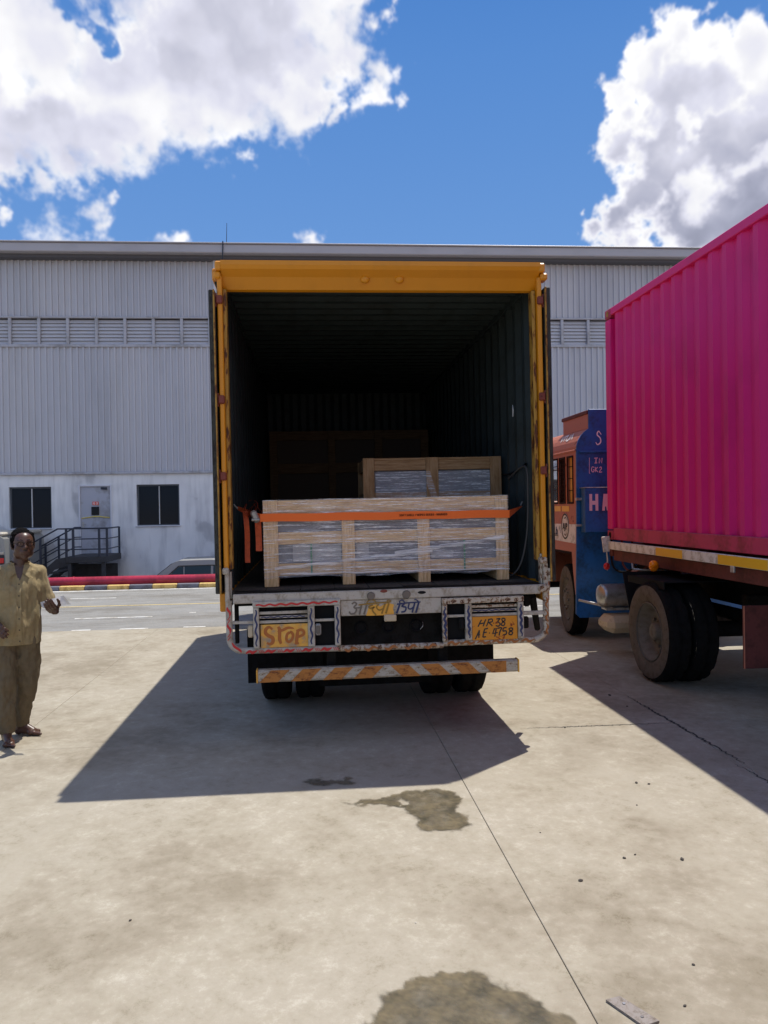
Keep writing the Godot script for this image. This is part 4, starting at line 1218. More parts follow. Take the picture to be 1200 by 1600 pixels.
		put("back_plate", MB.new().box(Vector3((bx0 + bx1) / 2, (top + 0.75) / 2, -0.10), Vector3(bx1 - bx0 - 0.02, top - 0.78, 0.1)), M.black, lamp)
		# small bay with a cross bar and a square reflector
		var c0: float = bars[1][1] if side == 0 else bars[0][1]
		var c1: float = bars[2][0] if side == 0 else bars[1][0]
		put("cross_bar", MB.new().box(Vector3((c0 + c1) / 2, 0.963 - o * 0.006, -0.012), Vector3(c1 - c0, 0.02, 0.02), 0.003), M.white_paint, lamp)
		var rx: float = c0 + 0.024 if side == 0 else c1 - 0.026
		put("reflector", MB.new().box(Vector3(rx, 0.895, 0.0), Vector3(0.044, 0.088, 0.03), 0.01), M.galvanised if side == 0 else M.chassis, lamp)
		put("reflector_glass", MB.new().box(Vector3(rx, 0.895, 0.012), Vector3(0.026, 0.066, 0.012), 0.004), M.rim_steel if side == 0 else M.black, lamp)
		var wv: MB
		for b in ([bars[0], bars[1], bars[2]] if side == 0 else [bars[0], bars[1], bars[2]]):
			var cx: float = (b[0] + b[1]) / 2
			var y1: float = 1.06 if side == 0 else 1.035
			wv = MB.new()
			if side == 0: wv.stroke(wave(Vector2(cx - 0.002, y1), Vector2(cx + 0.002, 0.79), 0.006, 3.0, 44), 0.013, Transform3D(Basis(), Vector3(0, 0, 0.023)), 0.0015, 0.3)
			else: wv.stroke(wave(Vector2(cx - 0.002, y1), Vector2(cx + 0.002, 0.79), 0.005, 4.5, 50), 0.018, Transform3D(Basis(), Vector3(0, 0, 0.023)), 0.0015, 0.6)
			put("painted_wave", wv, M.ink_blue, lamp)
		wv = MB.new()
		wv.stroke(wave(Vector2(a + 0.015, 0.998 - o * 0.006), Vector2(b2 - 0.02, 0.999 - o * 0.006), 0.003, 6, 60), 0.008, Transform3D(Basis(), Vector3(0, 0, -0.002)), 0.0012)
		put("painted_wave", wv, M.ink_blue, lamp)
		if side == 0:
			var rw := MB.new()
			rw.stroke(wave(Vector2(-0.972, 1.092), Vector2(-0.37, 1.099), 0.005, 7.5, 90), 0.014, Transform3D(Basis(), Vector3(0, 0, 0.027)), 0.0012, 0.2)
			put("painted_wave", rw, M.ink_red, lamp)
	# warning board with brushed letters
	var stop := put("stop_board", MB.new().box(Vector3(-0.768, 0.858, -0.005), Vector3(0.352, 0.172, 0.012), 0.003), M.stop_board, t)
	var P1 := func(flat_: Array) -> Array:
		var out := []
		for i in range(0, flat_.size(), 2):
			out.append(Vector2(-0.944 + (flat_[i] - 400.0) * 0.000784, 0.772 + (682.0 - flat_[i + 1] - (flat_[i] - 400.0) * 0.036) * 0.00077))
		return out
	var brush := MB.new()
	var on1 := Transform3D(Basis(), Vector3(0, 0, 0.001))
	brush.stroke(curve(P1.call([512, 502, 482, 480, 452, 500, 448, 538, 480, 566, 512, 584, 512, 626, 484, 644, 458, 630])), 0.0263, on1, 0.0012, 0.5)
	brush.stroke(curve(P1.call([566, 476, 580, 510, 576, 590, 590, 640])), 0.0250, on1, 0.0016, 0.3)
	brush.stroke(curve(P1.call([560, 522, 610, 508, 660, 486, 715, 492])), 0.0200, on1, 0.0020, 0.7)
	brush.stroke(curve(P1.call([676, 528, 648, 552, 642, 600, 664, 622, 694, 598, 704, 556, 690, 530, 676, 528])), 0.0200, on1, 0.0024)
	brush.stroke(curve(P1.call([750, 516, 742, 570, 734, 640])), 0.0250, on1, 0.0028, 0.3)
	brush.stroke(curve(P1.call([738, 520, 780, 504, 806, 522, 800, 552, 750, 574])), 0.0200, on1, 0.0032)
	brush.stroke(P1.call([718, 640, 758, 634]), 0.0150, on1, 0.0036)
	put("lettering", brush, M.ink_brown, stop)
	# number plate
	var plate := put("number_plate", MB.new().box(Vector3(0.823, 0.857, 0.002), Vector3(0.352, 0.178, 0.012), 0.003), M.plate_yellow, t)
	var P2 := func(flat_: Array) -> Array:
		var out := []
		for i in range(0, flat_.size(), 2):
			out.append(Vector2(0.647 + (flat_[i] - 403.0) * 0.000832, 0.768 + (602.0 - flat_[i + 1] - (flat_[i] - 403.0) * 0.036) * 0.000815))
		return out
	var ink := MB.new()
	var on2 := Transform3D(Basis(), Vector3(0, 0, 0.008))
	var letters := [
		[[492, 408, 478, 432, 458, 474]], [[532, 404, 520, 430, 506, 470]], [[474, 446, 520, 438]],
		[[560, 406, 550, 436, 536, 470]], [[552, 408, 588, 402, 590, 426, 552, 436], 1], [[560, 436, 592, 466]], [[600, 438, 604, 442]],
		[[630, 402, 662, 398, 644, 424, 664, 446, 648, 468, 622, 462], 1], [[706, 394, 682, 400, 688, 424, 708, 440, 696, 464, 676, 456, 686, 432, 710, 414, 706, 394], 1],
		[[470, 506, 452, 544, 430, 590]], [[470, 506, 466, 540, 462, 578]], [[446, 552, 474, 546]],
		[[520, 494, 508, 530, 500, 572]], [[518, 496, 550, 488]], [[510, 530, 538, 524]], [[500, 572, 530, 566]], [[560, 530, 566, 536]],
		[[612, 488, 592, 538, 640, 528]], [[626, 486, 620, 530, 610, 566]],
		[[636, 490, 676, 484, 660, 520, 652, 556], 1],
		[[724, 482, 696, 486, 690, 514, 716, 512, 720, 540, 690, 552], 1],
		[[776, 484, 748, 492, 756, 512, 778, 526, 768, 548, 744, 542, 752, 520, 778, 504, 776, 484], 1]]
	var lift := 0.0
	for l in letters:
		ink.stroke(curve(P2.call(l[0])) if l.size() > 1 else P2.call(l[0]), 0.0098, on2, 0.0006 + lift)
		lift += 0.0001
	put("lettering", ink, M.ink_black, plate)
	# brackets and end reflectors
	put("bracket", MB.new().box(Vector3(-1.072, 0.965, -0.02), Vector3(0.155, 0.022, 0.03), 0.003), M.white_paint, t)
	put("bracket", MB.new().box(Vector3(1.13, 0.958, -0.02), Vector3(0.165, 0.03, 0.03), 0.003), M.white_paint, t)
	put("end_reflector", MB.new().box(Vector3(-1.018, 0.896, -0.02), Vector3(0.04, 0.09, 0.03), 0.008), M.cream_tank, t)
	put("end_reflector", MB.new().box(Vector3(1.075, 0.885, -0.04), Vector3(0.045, 0.09, 0.04), 0.008), M.chassis, t)
	put("side_brace", MB.new().rod(Vector3(1.15, 1.08, -0.10), Vector3(1.26, 0.78, -0.35), 0.03, 0.024, 8).box(Vector3(1.10, 1.045, -0.1), Vector3(0.05, 0.09, 0.06), 0.01), M.chassis, t)
	put("side_brace", MB.new().box(Vector3(-1.135, 0.95, -0.2), Vector3(0.03, 0.34, 0.05), 0.006), M.chassis, t)
	# dark crossmember with three round sockets
	var cm := put("crossmember", MB.new().box(Vector3(0.035, 0.86, -0.16), Vector3(0.80, 0.25, 0.04), 0.004), M.chassis, t)
	for x in [-0.19, 0.02, 0.235]:
		put("socket", MB.new().lathe([Vector2(0.03, 0.0), Vector2(0.036, 0.022), Vector2(0.046, 0.022), Vector2(0.05, 0.0)], 20, Transform3D(Basis(Vector3.RIGHT, PI / 2), Vector3(x, 0.875, -0.139))).rod(Vector3(x, 0.875, -0.14), Vector3(x, 0.875, -0.136), 0.03), M.black, cm)
	put("dangling_wire", MB.new().tube(curve([Vector3(0.285, 0.905, -0.1), Vector3(0.28, 0.88, -0.07), Vector3(0.262, 0.855, -0.08)]), 0.003, 5), M.galvanised, t)
	# striped bumper bar
	var bp := put("bumper_bar", MB.new().box(Vector3(0.016, 0.553, -0.07), Vector3(2.0, 0.094, 0.08), 0.014), M.bumper_white, t)
	var stripes := MB.new()
	var zz := Transform3D(Basis(), Vector3(0, 0, -0.0285))
	for x in [-0.90, -0.665, -0.425, -0.195]:
		stripes.prism(PackedVector2Array(V2([x - 0.065, 0.5085, x + 0.075, 0.5085, x + 0.165, 0.5965, x + 0.025, 0.5965])), 0.002, zz)
	for x in [0.115, 0.345, 0.575]:
		stripes.prism(PackedVector2Array(V2([x - 0.005, 0.5085, x + 0.135, 0.5085, x + 0.045, 0.5965, x - 0.095, 0.5965])), 0.002, zz)
	stripes.prism(PackedVector2Array(V2([0.80, 0.5085, 0.915, 0.5085, 0.915, 0.5965, 0.71, 0.5965])), 0.002, zz)
	put("orange_stripes", stripes, M.bumper_orange, bp)
	put("bumper_end", MB.new().box(Vector3(1.012, 0.553, -0.07), Vector3(0.012, 0.10, 0.086), 0.004).box(Vector3(-0.98, 0.553, -0.07), Vector3(0.012, 0.10, 0.086), 0.004), M.ink_amber, bp)
	for x in [-0.42, 0.45]:
		put("bumper_hanger", MB.new().box(Vector3(x, 0.74, -0.2), Vector3(0.07, 0.42, 0.1), 0.006), M.chassis, t)
	# chassis, axles, springs, flaps, added dark sheet
	for x in [-0.42, 0.46]:
		put("chassis_rail", MB.new().box(Vector3(x, 0.93, -4.0), Vector3(0.08, 0.26, 7.6), 0.006), M.chassis, t)
		put("leaf_spring", MB.new().box(Vector3(x, 0.66, -1.62), Vector3(0.09, 0.03, 1.3)).box(Vector3(x, 0.63, -1.62), Vector3(0.09, 0.03, 0.95)).box(Vector3(x, 0.60, -1.62), Vector3(0.09, 0.03, 0.6)), M.chassis, t)
	for i in 9:
		put("floor_beam", MB.new().box(Vector3(0.02, 1.11, -0.25 - i * 0.68), Vector3(2.3, 0.1, 0.06)), M.chassis, t)
	put("axle", MB.new().rod(Vector3(-0.9, 0.5, -1.62), Vector3(0.94, 0.5, -1.62), 0.075, 0.075, 12).ball(Vector3(0.02, 0.5, -1.62), Vector3(0.2, 0.21, 0.22)), M.chassis, t)
	put("rear_panel", MB.new().box(Vector3(0.02, 0.72, -0.75), Vector3(1.0, 0.22, 0.03)), M.chassis, t)
	put("mud_flap_or_shade_sheet", MB.new().box(Vector3(-0.80, 0.545, -0.9), Vector3(0.64, 0.46, 0.012)), M.rubber, t)
	put("mud_flap_or_shade_sheet", MB.new().box(Vector3(-0.02, 0.42, -0.98), Vector3(0.98, 0.36, 0.012)), M.rubber, t)  # added centre sheet, its dark stands in for deep shade between the tyres
	put("mud_flap_or_shade_sheet", MB.new().box(Vector3(0.73, 0.58, -0.9), Vector3(0.58, 0.36, 0.012)), M.rubber, t)
	var ty := tyre_meshes(0.5, 0.25)
	var rim_d := rim_mesh(0.5, 0.25, true)
	for s in [-1.0, 1.0]:
		for k in 2:
			big_wheel(t, Vector3(0.0 + s * (0.905 - k * 0.31), 0.5 - s * 0.007, -1.62), 0.0 if s > 0 else PI, ty, rim_d, M.rubber)
	# front of the lorry, hidden behind its load: cab, wheels, tank
	var rim_f := rim_mesh(0.5, 0.25, false)
	for s in [-1.0, 1.0]:
		big_wheel(t, Vector3(0.02 + s * 0.95, 0.5, -7.3), 0.0 if s > 0 else PI, ty, rim_f, M.rubber_dusty)
	var cab := put("cab", MB.new().box(Vector3(0.02, 1.85, -7.3), Vector3(2.3, 1.9, 1.7), 0.12), M.yellow_paint, t)
	for s in [-1.0, 1.0]:
		put("cab_window", MB.new().box(Vector3(0.02 + s * 1.147, 2.2, -7.4), Vector3(0.02, 0.6, 0.9), 0.008), M.glass_dark, cab)
	put("windscreen", MB.new().box(Vector3(0.02, 2.2, -8.147), Vector3(2.0, 0.7, 0.02), 0.008), M.glass_dark, cab)
	put("fuel_tank", MB.new().rod(Vector3(-0.8, 0.75, -3.2), Vector3(-0.8, 0.75, -4.3), 0.3, 0.3, 20), M.chassis, t)
	# cable looped down the inside of the right wall
	put("hanging_cable", MB.new().tube(curve([Vector3(1.19, 2.02, -0.9), Vector3(1.185, 2.10, -0.34), Vector3(1.185, 1.85, -0.28), Vector3(1.175, 1.55, -0.3), Vector3(1.13, 1.32, -0.33), Vector3(1.06, 1.215, -0.38), Vector3(0.98, 1.197, -0.5)]), 0.008, 6), M.cable_grey, t)
	put("wall_cable", MB.new().tube(curve([Vector3(1.195, 2.12, -0.35), Vector3(1.195, 2.06, -0.9), Vector3(1.195, 2.09, -1.6), Vector3(1.195, 2.02, -2.6)]), 0.009, 6), M.black, t)
	put("wall_tag", MB.new().prism(PackedVector2Array(V2([0, 0, 0.02, 0.0, 0.035, 0.05, 0.012, 0.1, 0.004, 0.06])), 0.004, Transform3D(Basis(Vector3.UP, -PI / 2), Vector3(1.196, 2.55, -0.75))), M.white, t)

# ------------------------------------------------------------------ crates on the truck, strap
func crate(root: Node3D, x0: float, x1: float, y0: float, y1: float, z0: float, z1: float, uprights: Array, rails: Array, goods: Material, wa: Material, wu: Material):
	# carton load inside
	put("carton", MB.new().box(Vector3((x0 + x1) / 2, (y0 + y1) / 2 + 0.05, (z0 + z1) / 2), Vector3(x1 - x0 - 0.1, y1 - y0 - 0.16, z0 - z1 - 0.1)), goods, root)
	for r in rails:
		put("rail_plank", MB.new().box(Vector3((x0 + x1) / 2, (r[0] + r[1]) / 2, z0 - 0.029), Vector3(x1 - x0 - 0.01, r[1] - r[0], 0.022), 0.003), wa, root)
		put("rail_plank", MB.new().box(Vector3((x0 + x1) / 2, (r[0] + r[1]) / 2, z1 + 0.029), Vector3(x1 - x0 - 0.01, r[1] - r[0], 0.022), 0.003), wa, root)
		for x in [x0 + 0.02, x1 - 0.02]:
			put("side_plank", MB.new().box(Vector3(x, (r[0] + r[1]) / 2, (z0 + z1) / 2), Vector3(0.022, r[1] - r[0] - 0.006, z0 - z1 - 0.09), 0.003), wu, root)
	for u in uprights:
		for z in [z0 - 0.008, z1 + 0.008]:
			put("upright_plank", MB.new().box(Vector3((u[0] + u[1]) / 2, (u[2] + u[3]) / 2, z), Vector3(u[1] - u[0], u[3] - u[2], 0.02), 0.003), wu, root)
		put("foot", MB.new().box(Vector3((u[0] + u[1]) / 2, y0 + 0.045, (z0 + z1) / 2), Vector3(u[1] - u[0] - 0.01, 0.088, z0 - z1 - 0.04), 0.004), wa, root)
	for i in 5:
		var zc := z0 - 0.06 - (z0 - z1 - 0.12) * i / 4.0
		put("top_plank", MB.new().box(Vector3((x0 + x1) / 2, y1 - 0.012, zc), Vector3(x1 - x0 - 0.03, 0.02, 0.1), 0.003), wa, root)
	put("deck_plank", MB.new().box(Vector3((x0 + x1) / 2, y0 + 0.10, (z0 + z1) / 2), Vector3(x1 - x0 - 0.03, 0.018, z0 - z1 - 0.05), 0.003), wa, root)

func build_cargo():
	var c := thing("wooden_crate", "film-wrapped slatted wooden crate strapped with orange webbing at the truck's open end", "crate", truck_xf())
	var x0 := -0.925
	var x1 := 1.022
	crate(c, x0, x1, 1.192, 1.868, -0.30, -1.02, [[x0, -0.812, 1.192, 1.868], [-0.314, -0.213, 1.192, 1.70], [0.288, 0.385, 1.192, 1.70], [0.922, x1, 1.192, 1.868]], [[1.702, 1.866], [1.520, 1.616], [1.275, 1.37]], M.carton, M.wood_along, M.wood_up)
	for p in [[-0.70, -0.32, 1.38, 1.515], [-0.20, -0.10, 1.39, 1.515], [0.40, 0.58, 1.38, 1.43]]:
		put("label_sheet", MB.new().box(Vector3((p[0] + p[1]) / 2, (p[2] + p[3]) / 2, -0.346), Vector3(p[1] - p[0], p[3] - p[2], 0.004)), M.carton_pale, c)
	for x in [-0.556, 0.665]:
		put("packing_band", MB.new().box(Vector3(x, 1.40, -0.3145), Vector3(0.014, 0.24, 0.003)), M.green_tape, c)
	# stretch film: a thin crumpled skin round the crate
	var fn := FastNoiseLite.new()
	fn.seed = 8
	fn.frequency = 3.0
	var w := x1 - x0
	var dep := 0.735
	var round_ := func(u: float) -> Vector2:
		var s := u * 2.0 * (w + dep)
		if s < w: return Vector2(x0 + s, -0.29)
		s -= w
		if s < dep: return Vector2(x1 + 0.004, -0.29 - s)
		s -= dep
		if s < w: return Vector2(x1 - s, -0.29 - dep)
		return Vector2(x0 - 0.004, -0.29 - dep + (s - w))
	var skin := MB.new().sheet(220, 26, func(u: float, vv: float) -> Vector3:
		var p: Vector2 = round_.call(u)
		var y := lerpf(1.262 + 0.03 * fn.get_noise_2d(p.x * 0.4, p.y), 1.872, vv)
		var bulge := fn.get_noise_3d(p.x * 0.5, y * 9.0, p.y) * 0.005
		return Vector3(p.x, y, p.y + (bulge if p.y > -0.5 else 0.0)))
	put("stretch_film", skin, M.film, c)
	for r in [[-0.84, 1.335, 0.40, 1.44, 0.024], [0.1, 1.43, 0.985, 1.535, 0.028], [-0.80, 1.29, 0.98, 1.285, 0.014]]:
		put("film_twist", MB.new().sheet(50, 3, func(u: float, vv: float) -> Vector3:
			return Vector3(lerpf(r[0], r[2], u), lerpf(r[1], r[3], u) + (vv - 0.5) * r[4] + 0.003 * sin(u * 31.0), -0.283 + 0.003 * sin(vv * PI))), M.film_rope, c)
	# second, taller crate behind it
	var d := thing("wooden_crate", "taller slatted wooden crate standing behind the strapped crate, shaded, towards the truck's right wall", "crate", truck_xf())
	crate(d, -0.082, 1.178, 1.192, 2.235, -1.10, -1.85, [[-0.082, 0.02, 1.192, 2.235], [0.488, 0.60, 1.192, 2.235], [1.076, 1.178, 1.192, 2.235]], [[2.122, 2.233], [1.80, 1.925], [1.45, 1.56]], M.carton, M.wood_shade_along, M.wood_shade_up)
	put("stretch_film", MB.new().sheet(30, 6, func(u: float, vv: float) -> Vector3: return Vector3(lerpf(0.03, 1.07, u), lerpf(1.3, 2.11, vv), -1.099 + 0.003 * sin(u * 40.0 + vv * 9.0))), M.film, d)
	# the far stack
	var e := thing("wooden_crate", "dark crate load filling the far end of the truck, barely lit", "crate", truck_xf())
	crate(e, -1.105, 1.11, 1.192, 2.87, -4.95, -5.85, [[-1.105, -1.0, 1.192, 2.87], [-0.30, -0.2, 1.192, 2.87], [0.35, 0.46, 1.192, 2.87], [1.0, 1.11, 1.192, 2.87]], [[2.74, 2.868], [2.28, 2.42], [1.8, 1.92], [1.35, 1.48]], M.carton_dark, M.wood_far_dark, M.wood_far_dark)
	# orange ratchet strap: band, tails, ratchet bundle, hooks
	var s := thing("ratchet_strap", "orange webbing strap stretched across the front crate and knotted at its left", "strap", truck_xf())
	put("band", MB.new().sheet(60, 4, func(u: float, vv: float) -> Vector3:
		return Vector3(lerpf(-0.945, 1.03, u), lerpf(1.703, 1.690, u) + vv * 0.062 + 0.002 * sin(u * 23.0), -0.278 + 0.0015 * sin(u * 40.0))), M.strap, s)
	put("band_end", MB.new().sheet(12, 4, func(u: float, vv: float) -> Vector3:
		return Vector3(lerpf(1.03, 1.175, u), lerpf(1.690, 1.775, u) + vv * lerpf(0.062, 0.006, u), lerpf(-0.278, -0.42, u))), M.strap_dark, s)
	put("band_end", MB.new().sheet(12, 4, func(u: float, vv: float) -> Vector3:
		return Vector3(lerpf(-0.945, -1.135, u), lerpf(1.703, 1.80, u) + vv * lerpf(0.062, 0.03, u), lerpf(-0.278, -0.46, u))), M.strap_dark, s)
	var knot := MB.new()
	for q in [[0.0, 0.0, 0.0], [0.03, 0.025, 1.2], [-0.03, 0.03, 2.1], [0.02, -0.02, 0.6], [-0.01, 0.05, 2.8]]:
		knot.sheet(24, 3, func(u: float, vv: float) -> Vector3:
			var th: float = u * TAU * 0.9 + q[2]
			return Vector3(-1.0 + q[0] + cos(th) * (0.045 + 0.01 * sin(th * 2.0)), 1.775 + q[1] + sin(th) * 0.05, -0.33 + q[2] * 0.012 + (vv - 0.5) * 0.045))
	put("coiled_webbing", knot, M.strap_dark, s)
	put("ratchet", MB.new().box(Vector3(-0.985, 1.745, -0.30), Vector3(0.05, 0.1, 0.05), 0.012, Basis(Vector3.BACK, 0.4)).rod(Vector3(-1.01, 1.72, -0.28), Vector3(-0.95, 1.72, -0.28), 0.012), M.steel_bare, s)
	put("tail", MB.new().sheet(16, 3, func(u: float, vv: float) -> Vector3:
		return Vector3(-1.085 + vv * 0.04 + 0.006 * sin(u * 5.0) + u * 0.018, lerpf(1.79, 1.385, u), -0.34 + 0.012 * sin(u * 7.0))), M.strap_dark, s)
	put("tail", MB.new().sheet(16, 3, func(u: float, vv: float) -> Vector3:
		return Vector3(-0.99 + vv * 0.048 + u * 0.004, lerpf(1.74, 1.475, u), -0.32 + 0.01 * sin(u * 6.0 + 1.0))), M.strap_dark, s)
	for h in [[-1.13, 1.81], [1.165, 1.785]]:
		put("hook", MB.new().tube(curve([Vector3(h[0], h[1], -0.43), Vector3(h[0] - 0.02, h[1] + 0.02, -0.44), Vector3(h[0] - 0.03, h[1] + 0.035, -0.45)]) if h[0] < 0 else curve([Vector3(h[0], h[1], -0.43), Vector3(h[0] + 0.012, h[1] + 0.02, -0.44), Vector3(h[0] + 0.02, h[1] + 0.03, -0.45)]), 0.007, 6), M.steel_bare, s)
	var tm := TextMesh.new()
	tm.text = "SOFT SHELL / WIPES SERIES - MARKED"
	tm.font = font()
	tm.font_size = 16
	tm.pixel_size = 0.00135
	tm.depth = 0.001
	put("strap_print", tm, M.cab_dark, s, Transform3D(Basis(), Vector3(0.335, 1.728, -0.2745)))

# ------------------------------------------------------------------ pink container, its trailer, the tractor
func build_trailer_truck():
	var c := thing("shipping_container", "bright magenta ribbed shipping container on the trailer at the right", "shipping container", at(Vector3(3.64, 1.352, -9.2)))
	var LEN := 12.19
	var HT := 2.82
	var WD := 2.44
	for s in [[0.02, Vector3.LEFT], [WD - 0.02, Vector3.RIGHT]]:
		var n: Vector3 = s[1]
		put("side_wall", ribbed_sheet(Vector3(s[0], 0.14, 0.165) - n * 0.036, Vector3.BACK, LEN - 0.33, Vector3.UP, HT - 0.23, n, 0.2405, 0.036, [0.26, 0.20, 0.30, 0.24]), M.pink, c)
	for x in [0.03, WD - 0.03]:
		put("top_rail", MB.new().box(Vector3(x, HT - 0.05, LEN / 2), Vector3(0.06, 0.085, LEN - 0.36), 0.006), M.pink, c)
		put("bottom_rail", MB.new().box(Vector3(x, 0.078, LEN / 2), Vector3(0.05, 0.144, LEN - 0.36), 0.005), M.pink_rail, c)
		for z in [0.085, LEN - 0.085]:
			put("corner_post", MB.new().box(Vector3(x + (0.03 if x < 1 else -0.03), HT / 2, z), Vector3(0.12, HT - 0.26, 0.16), 0.01), M.pink, c)
			for y in [0.06, HT - 0.06]:
				var cc := put("corner_casting", MB.new().box(Vector3(x + (0.052 if x < 1 else -0.052), y, z), Vector3(0.165, 0.118, 0.175), 0.012), M.pink_rail, c)
				put("slot", MB.new().rod(Vector3(x - 0.034 if x < 1 else x + 0.034, y, z), Vector3(x - 0.0 if x < 1 else x, y, z), 0.036, 0.036, 12), M.yellow_dirty if y > 1 else M.black, cc)
	put("front_wall", ribbed_sheet(Vector3(0.1, 0.1, 0.06), Vector3.RIGHT, WD - 0.2, Vector3.UP, HT - 0.2, Vector3.FORWARD, 0.25, 0.04), M.pink, c)
	put("roof", MB.new().box(Vector3(WD / 2, HT - 0.03, LEN / 2), Vector3(WD - 0.08, 0.03, LEN - 0.1)), M.pink, c)
	put("floor", MB.new().box(Vector3(WD / 2, 0.1, LEN / 2), Vector3(WD - 0.1, 0.05, LEN - 0.1)), M.floor_wood, c)
	for k in 2:
		var d := put("door", MB.new().box(Vector3(0.62 + k * 1.2, HT / 2, LEN - 0.06), Vector3(1.16, HT - 0.24, 0.05), 0.01), M.pink, c)
		for j in 2: put("locking_bar", MB.new().rod(Vector3(0.36 + k * 1.2 + j * 0.5, 0.08, LEN), Vector3(0.36 + k * 1.2 + j * 0.5, HT - 0.08, LEN), 0.018, 0.018, 8), M.galvanised, d)

	var t := thing("semi_trailer", "long trailer with white and yellow striped side rail carrying the magenta container", "trailer")
	var rail := put("side_rail", MB.new().box(Vector3(3.625, 1.288, -3.0), Vector3(0.03, 0.095, 12.2), 0.004), M.tape_white, t)
	for z in [[-7.80, -7.22], [-6.555, -5.80], [-5.1, -4.4], [-3.7, -3.0], [-2.3, -1.6], [-0.9, -0.2], [0.5, 1.2]]:
		put("yellow_tape", MB.new().box(Vector3(3.609, 1.286, (z[0] + z[1]) / 2), Vector3(0.003, 0.084, z[1] - z[0])), M.tape_yellow, rail)
	put("side_rail", MB.new().box(Vector3(6.09, 1.288, -3.0), Vector3(0.03, 0.095, 12.2), 0.004), M.tape_white, t)
	for x in [3.70, 6.02]:
		put("outrigger_rail", MB.new().box(Vector3(x, 1.17, -3.0), Vector3(0.09, 0.13, 12.1), 0.006), M.red_oxide, t)
	for x in [4.4, 5.3]:
		put("main_beam", MB.new().prism(PackedVector2Array(V2([-9.1, 1.335, 3.0, 1.335, 3.0, 0.95, -4.2, 0.95, -5.2, 1.1, -9.1, 1.12])), 0.1, Transform3D(Basis(Vector3(0, 0, 1), Vector3(0, 1, 0), Vector3(-1, 0, 0)), Vector3(x, 0, 0))), M.red_oxide, t)
	for i in 13:
		put("cross_beam", MB.new().box(Vector3(4.86, 1.21, -8.9 + i * 0.95), Vector3(2.25, 0.11, 0.07)), M.red_oxide, t)
	put("front_beam", MB.new().box(Vector3(4.86, 1.23, -9.1), Vector3(2.44, 0.15, 0.1), 0.008), M.red_oxide, t)
	put("corner_plate", MB.new().box(Vector3(3.60, 1.30, -9.14), Vector3(0.10, 0.19, 0.02), 0.004, Basis(Vector3.BACK, 0.12)), M.tape_white, t)
	put("lamp_cable", MB.new().tube([Vector3(3.60, 1.2, -9.13), Vector3(3.605, 1.1, -9.12), Vector3(3.595, 0.98, -9.11)], 0.008, 6), M.tape_white, t)
	put("red_lamp", MB.new().ball(Vector3(3.585, 1.03, -9.1), Vector3(0.04, 0.045, 0.03)), M.red_lens, t)
	put("rope_hook", MB.new().box(Vector3(3.615, 1.215, -6.32), Vector3(0.02, 0.06, 0.06), 0.004), M.galvanised, t)
	var amber := MB.new()
	amber.ball(Vector3(3.53, 1.14, -7.68), Vector3(0.06, 0.06, 0.045), 9, 5, Basis(Vector3.UP, 0.4))
	amber.ball(Vector3(3.51, 1.165, -7.64), Vector3(0.05, 0.04, 0.035), 7, 5)
	put("amber_lamp", amber, M.amber_lens, t)
	put("lamp_stalk", MB.new().tube(curve([Vector3(3.55, 1.12, -7.82), Vector3(3.72, 1.14, -7.85), Vector3(3.9, 1.16, -7.85)]), 0.012, 6), M.galvanised, t)
	put("guard_board", MB.new().box(Vector3(4.0, 0.685, -5.99), Vector3(0.98, 0.515, 0.03), 0.004), M.red_oxide, t)
	put("board_edge", MB.new().box(Vector3(3.508, 0.685, -5.972), Vector3(0.008, 0.515, 0.006)), M.cab_orange, t)
	for x in [4.4, 5.3]:
		put("landing_leg", MB.new().box(Vector3(x, 0.66, -5.6), Vector3(0.13, 0.9, 0.13), 0.01).box(Vector3(x, 0.2, -5.6), Vector3(0.09, 0.3, 0.09), 0.01).box(Vector3(x, 0.03, -5.6), Vector3(0.24, 0.04, 0.24), 0.01), M.red_oxide, t)
	put("leg_brace", MB.new().box(Vector3(4.2, 0.70, -5.95), Vector3(0.06, 0.5, 0.04)), M.red_oxide, t)
	var ty := tyre_meshes(0.5, 0.26)
	var rim_d := rim_mesh(0.5, 0.26, true)
	for z in [-0.4, 1.0]:
		for x in [3.80, 4.12, 5.56, 5.88]:
			big_wheel(t, Vector3(x, 0.5, z), PI if x < 4.8 else 0.0, ty, rim_d, M.rubber)
		put("axle", MB.new().rod(Vector3(3.9, 0.5, z), Vector3(5.8, 0.5, z), 0.07), M.chassis, t)

	# tractor
	var k := thing("tractor_truck", "tractor lorry with orange cab sides and blue back, in front of the magenta container", "truck")
	var X0 := 3.45
	var X1 := 6.0
	var ZB := -9.77
	var ZF := -12.0
	var oxy := Basis(Vector3(0, 0, 1), Vector3(0, 1, 0), Vector3(-1, 0, 0))      # drawings of the side: x along z, seen from -x
	# outline of the back, rounded at the top
	var arc := func(cx: float, r: float, a0: float, a1: float) -> Array:
		var out := []
		for i in 9:
			var th := lerpf(a0, a1, i / 8.0)
			out.append(Vector2(cx + cos(th) * r, 2.50 + sin(th) * 0.34))
		return out
	var out := [Vector2(X0 - 0.03, 0.36), Vector2(X0 + 0.02, 0.31), Vector2(X0 + 0.75, 0.31), Vector2(X0 + 0.82, 0.5), Vector2(X1 - 0.8, 0.5), Vector2(X1 - 0.75, 0.31), Vector2(X1 - 0.02, 0.31), Vector2(X1 + 0.03, 0.36), Vector2(X1, 1.4), Vector2(X1, 2.4)]
	out.append_array(arc.call(X1 - 0.38, 0.38, 0.0, PI / 2))
	out.append_array(arc.call(X0 + 0.38, 0.38, PI / 2, PI))
	out.append_array([Vector2(X0, 2.4), Vector2(X0 - 0.01, 1.4)])
	put("back_panel", MB.new().prism(PackedVector2Array(out), 0.03, at(Vector3(0, 0, ZB + 0.03))), M.cab_blue, k)
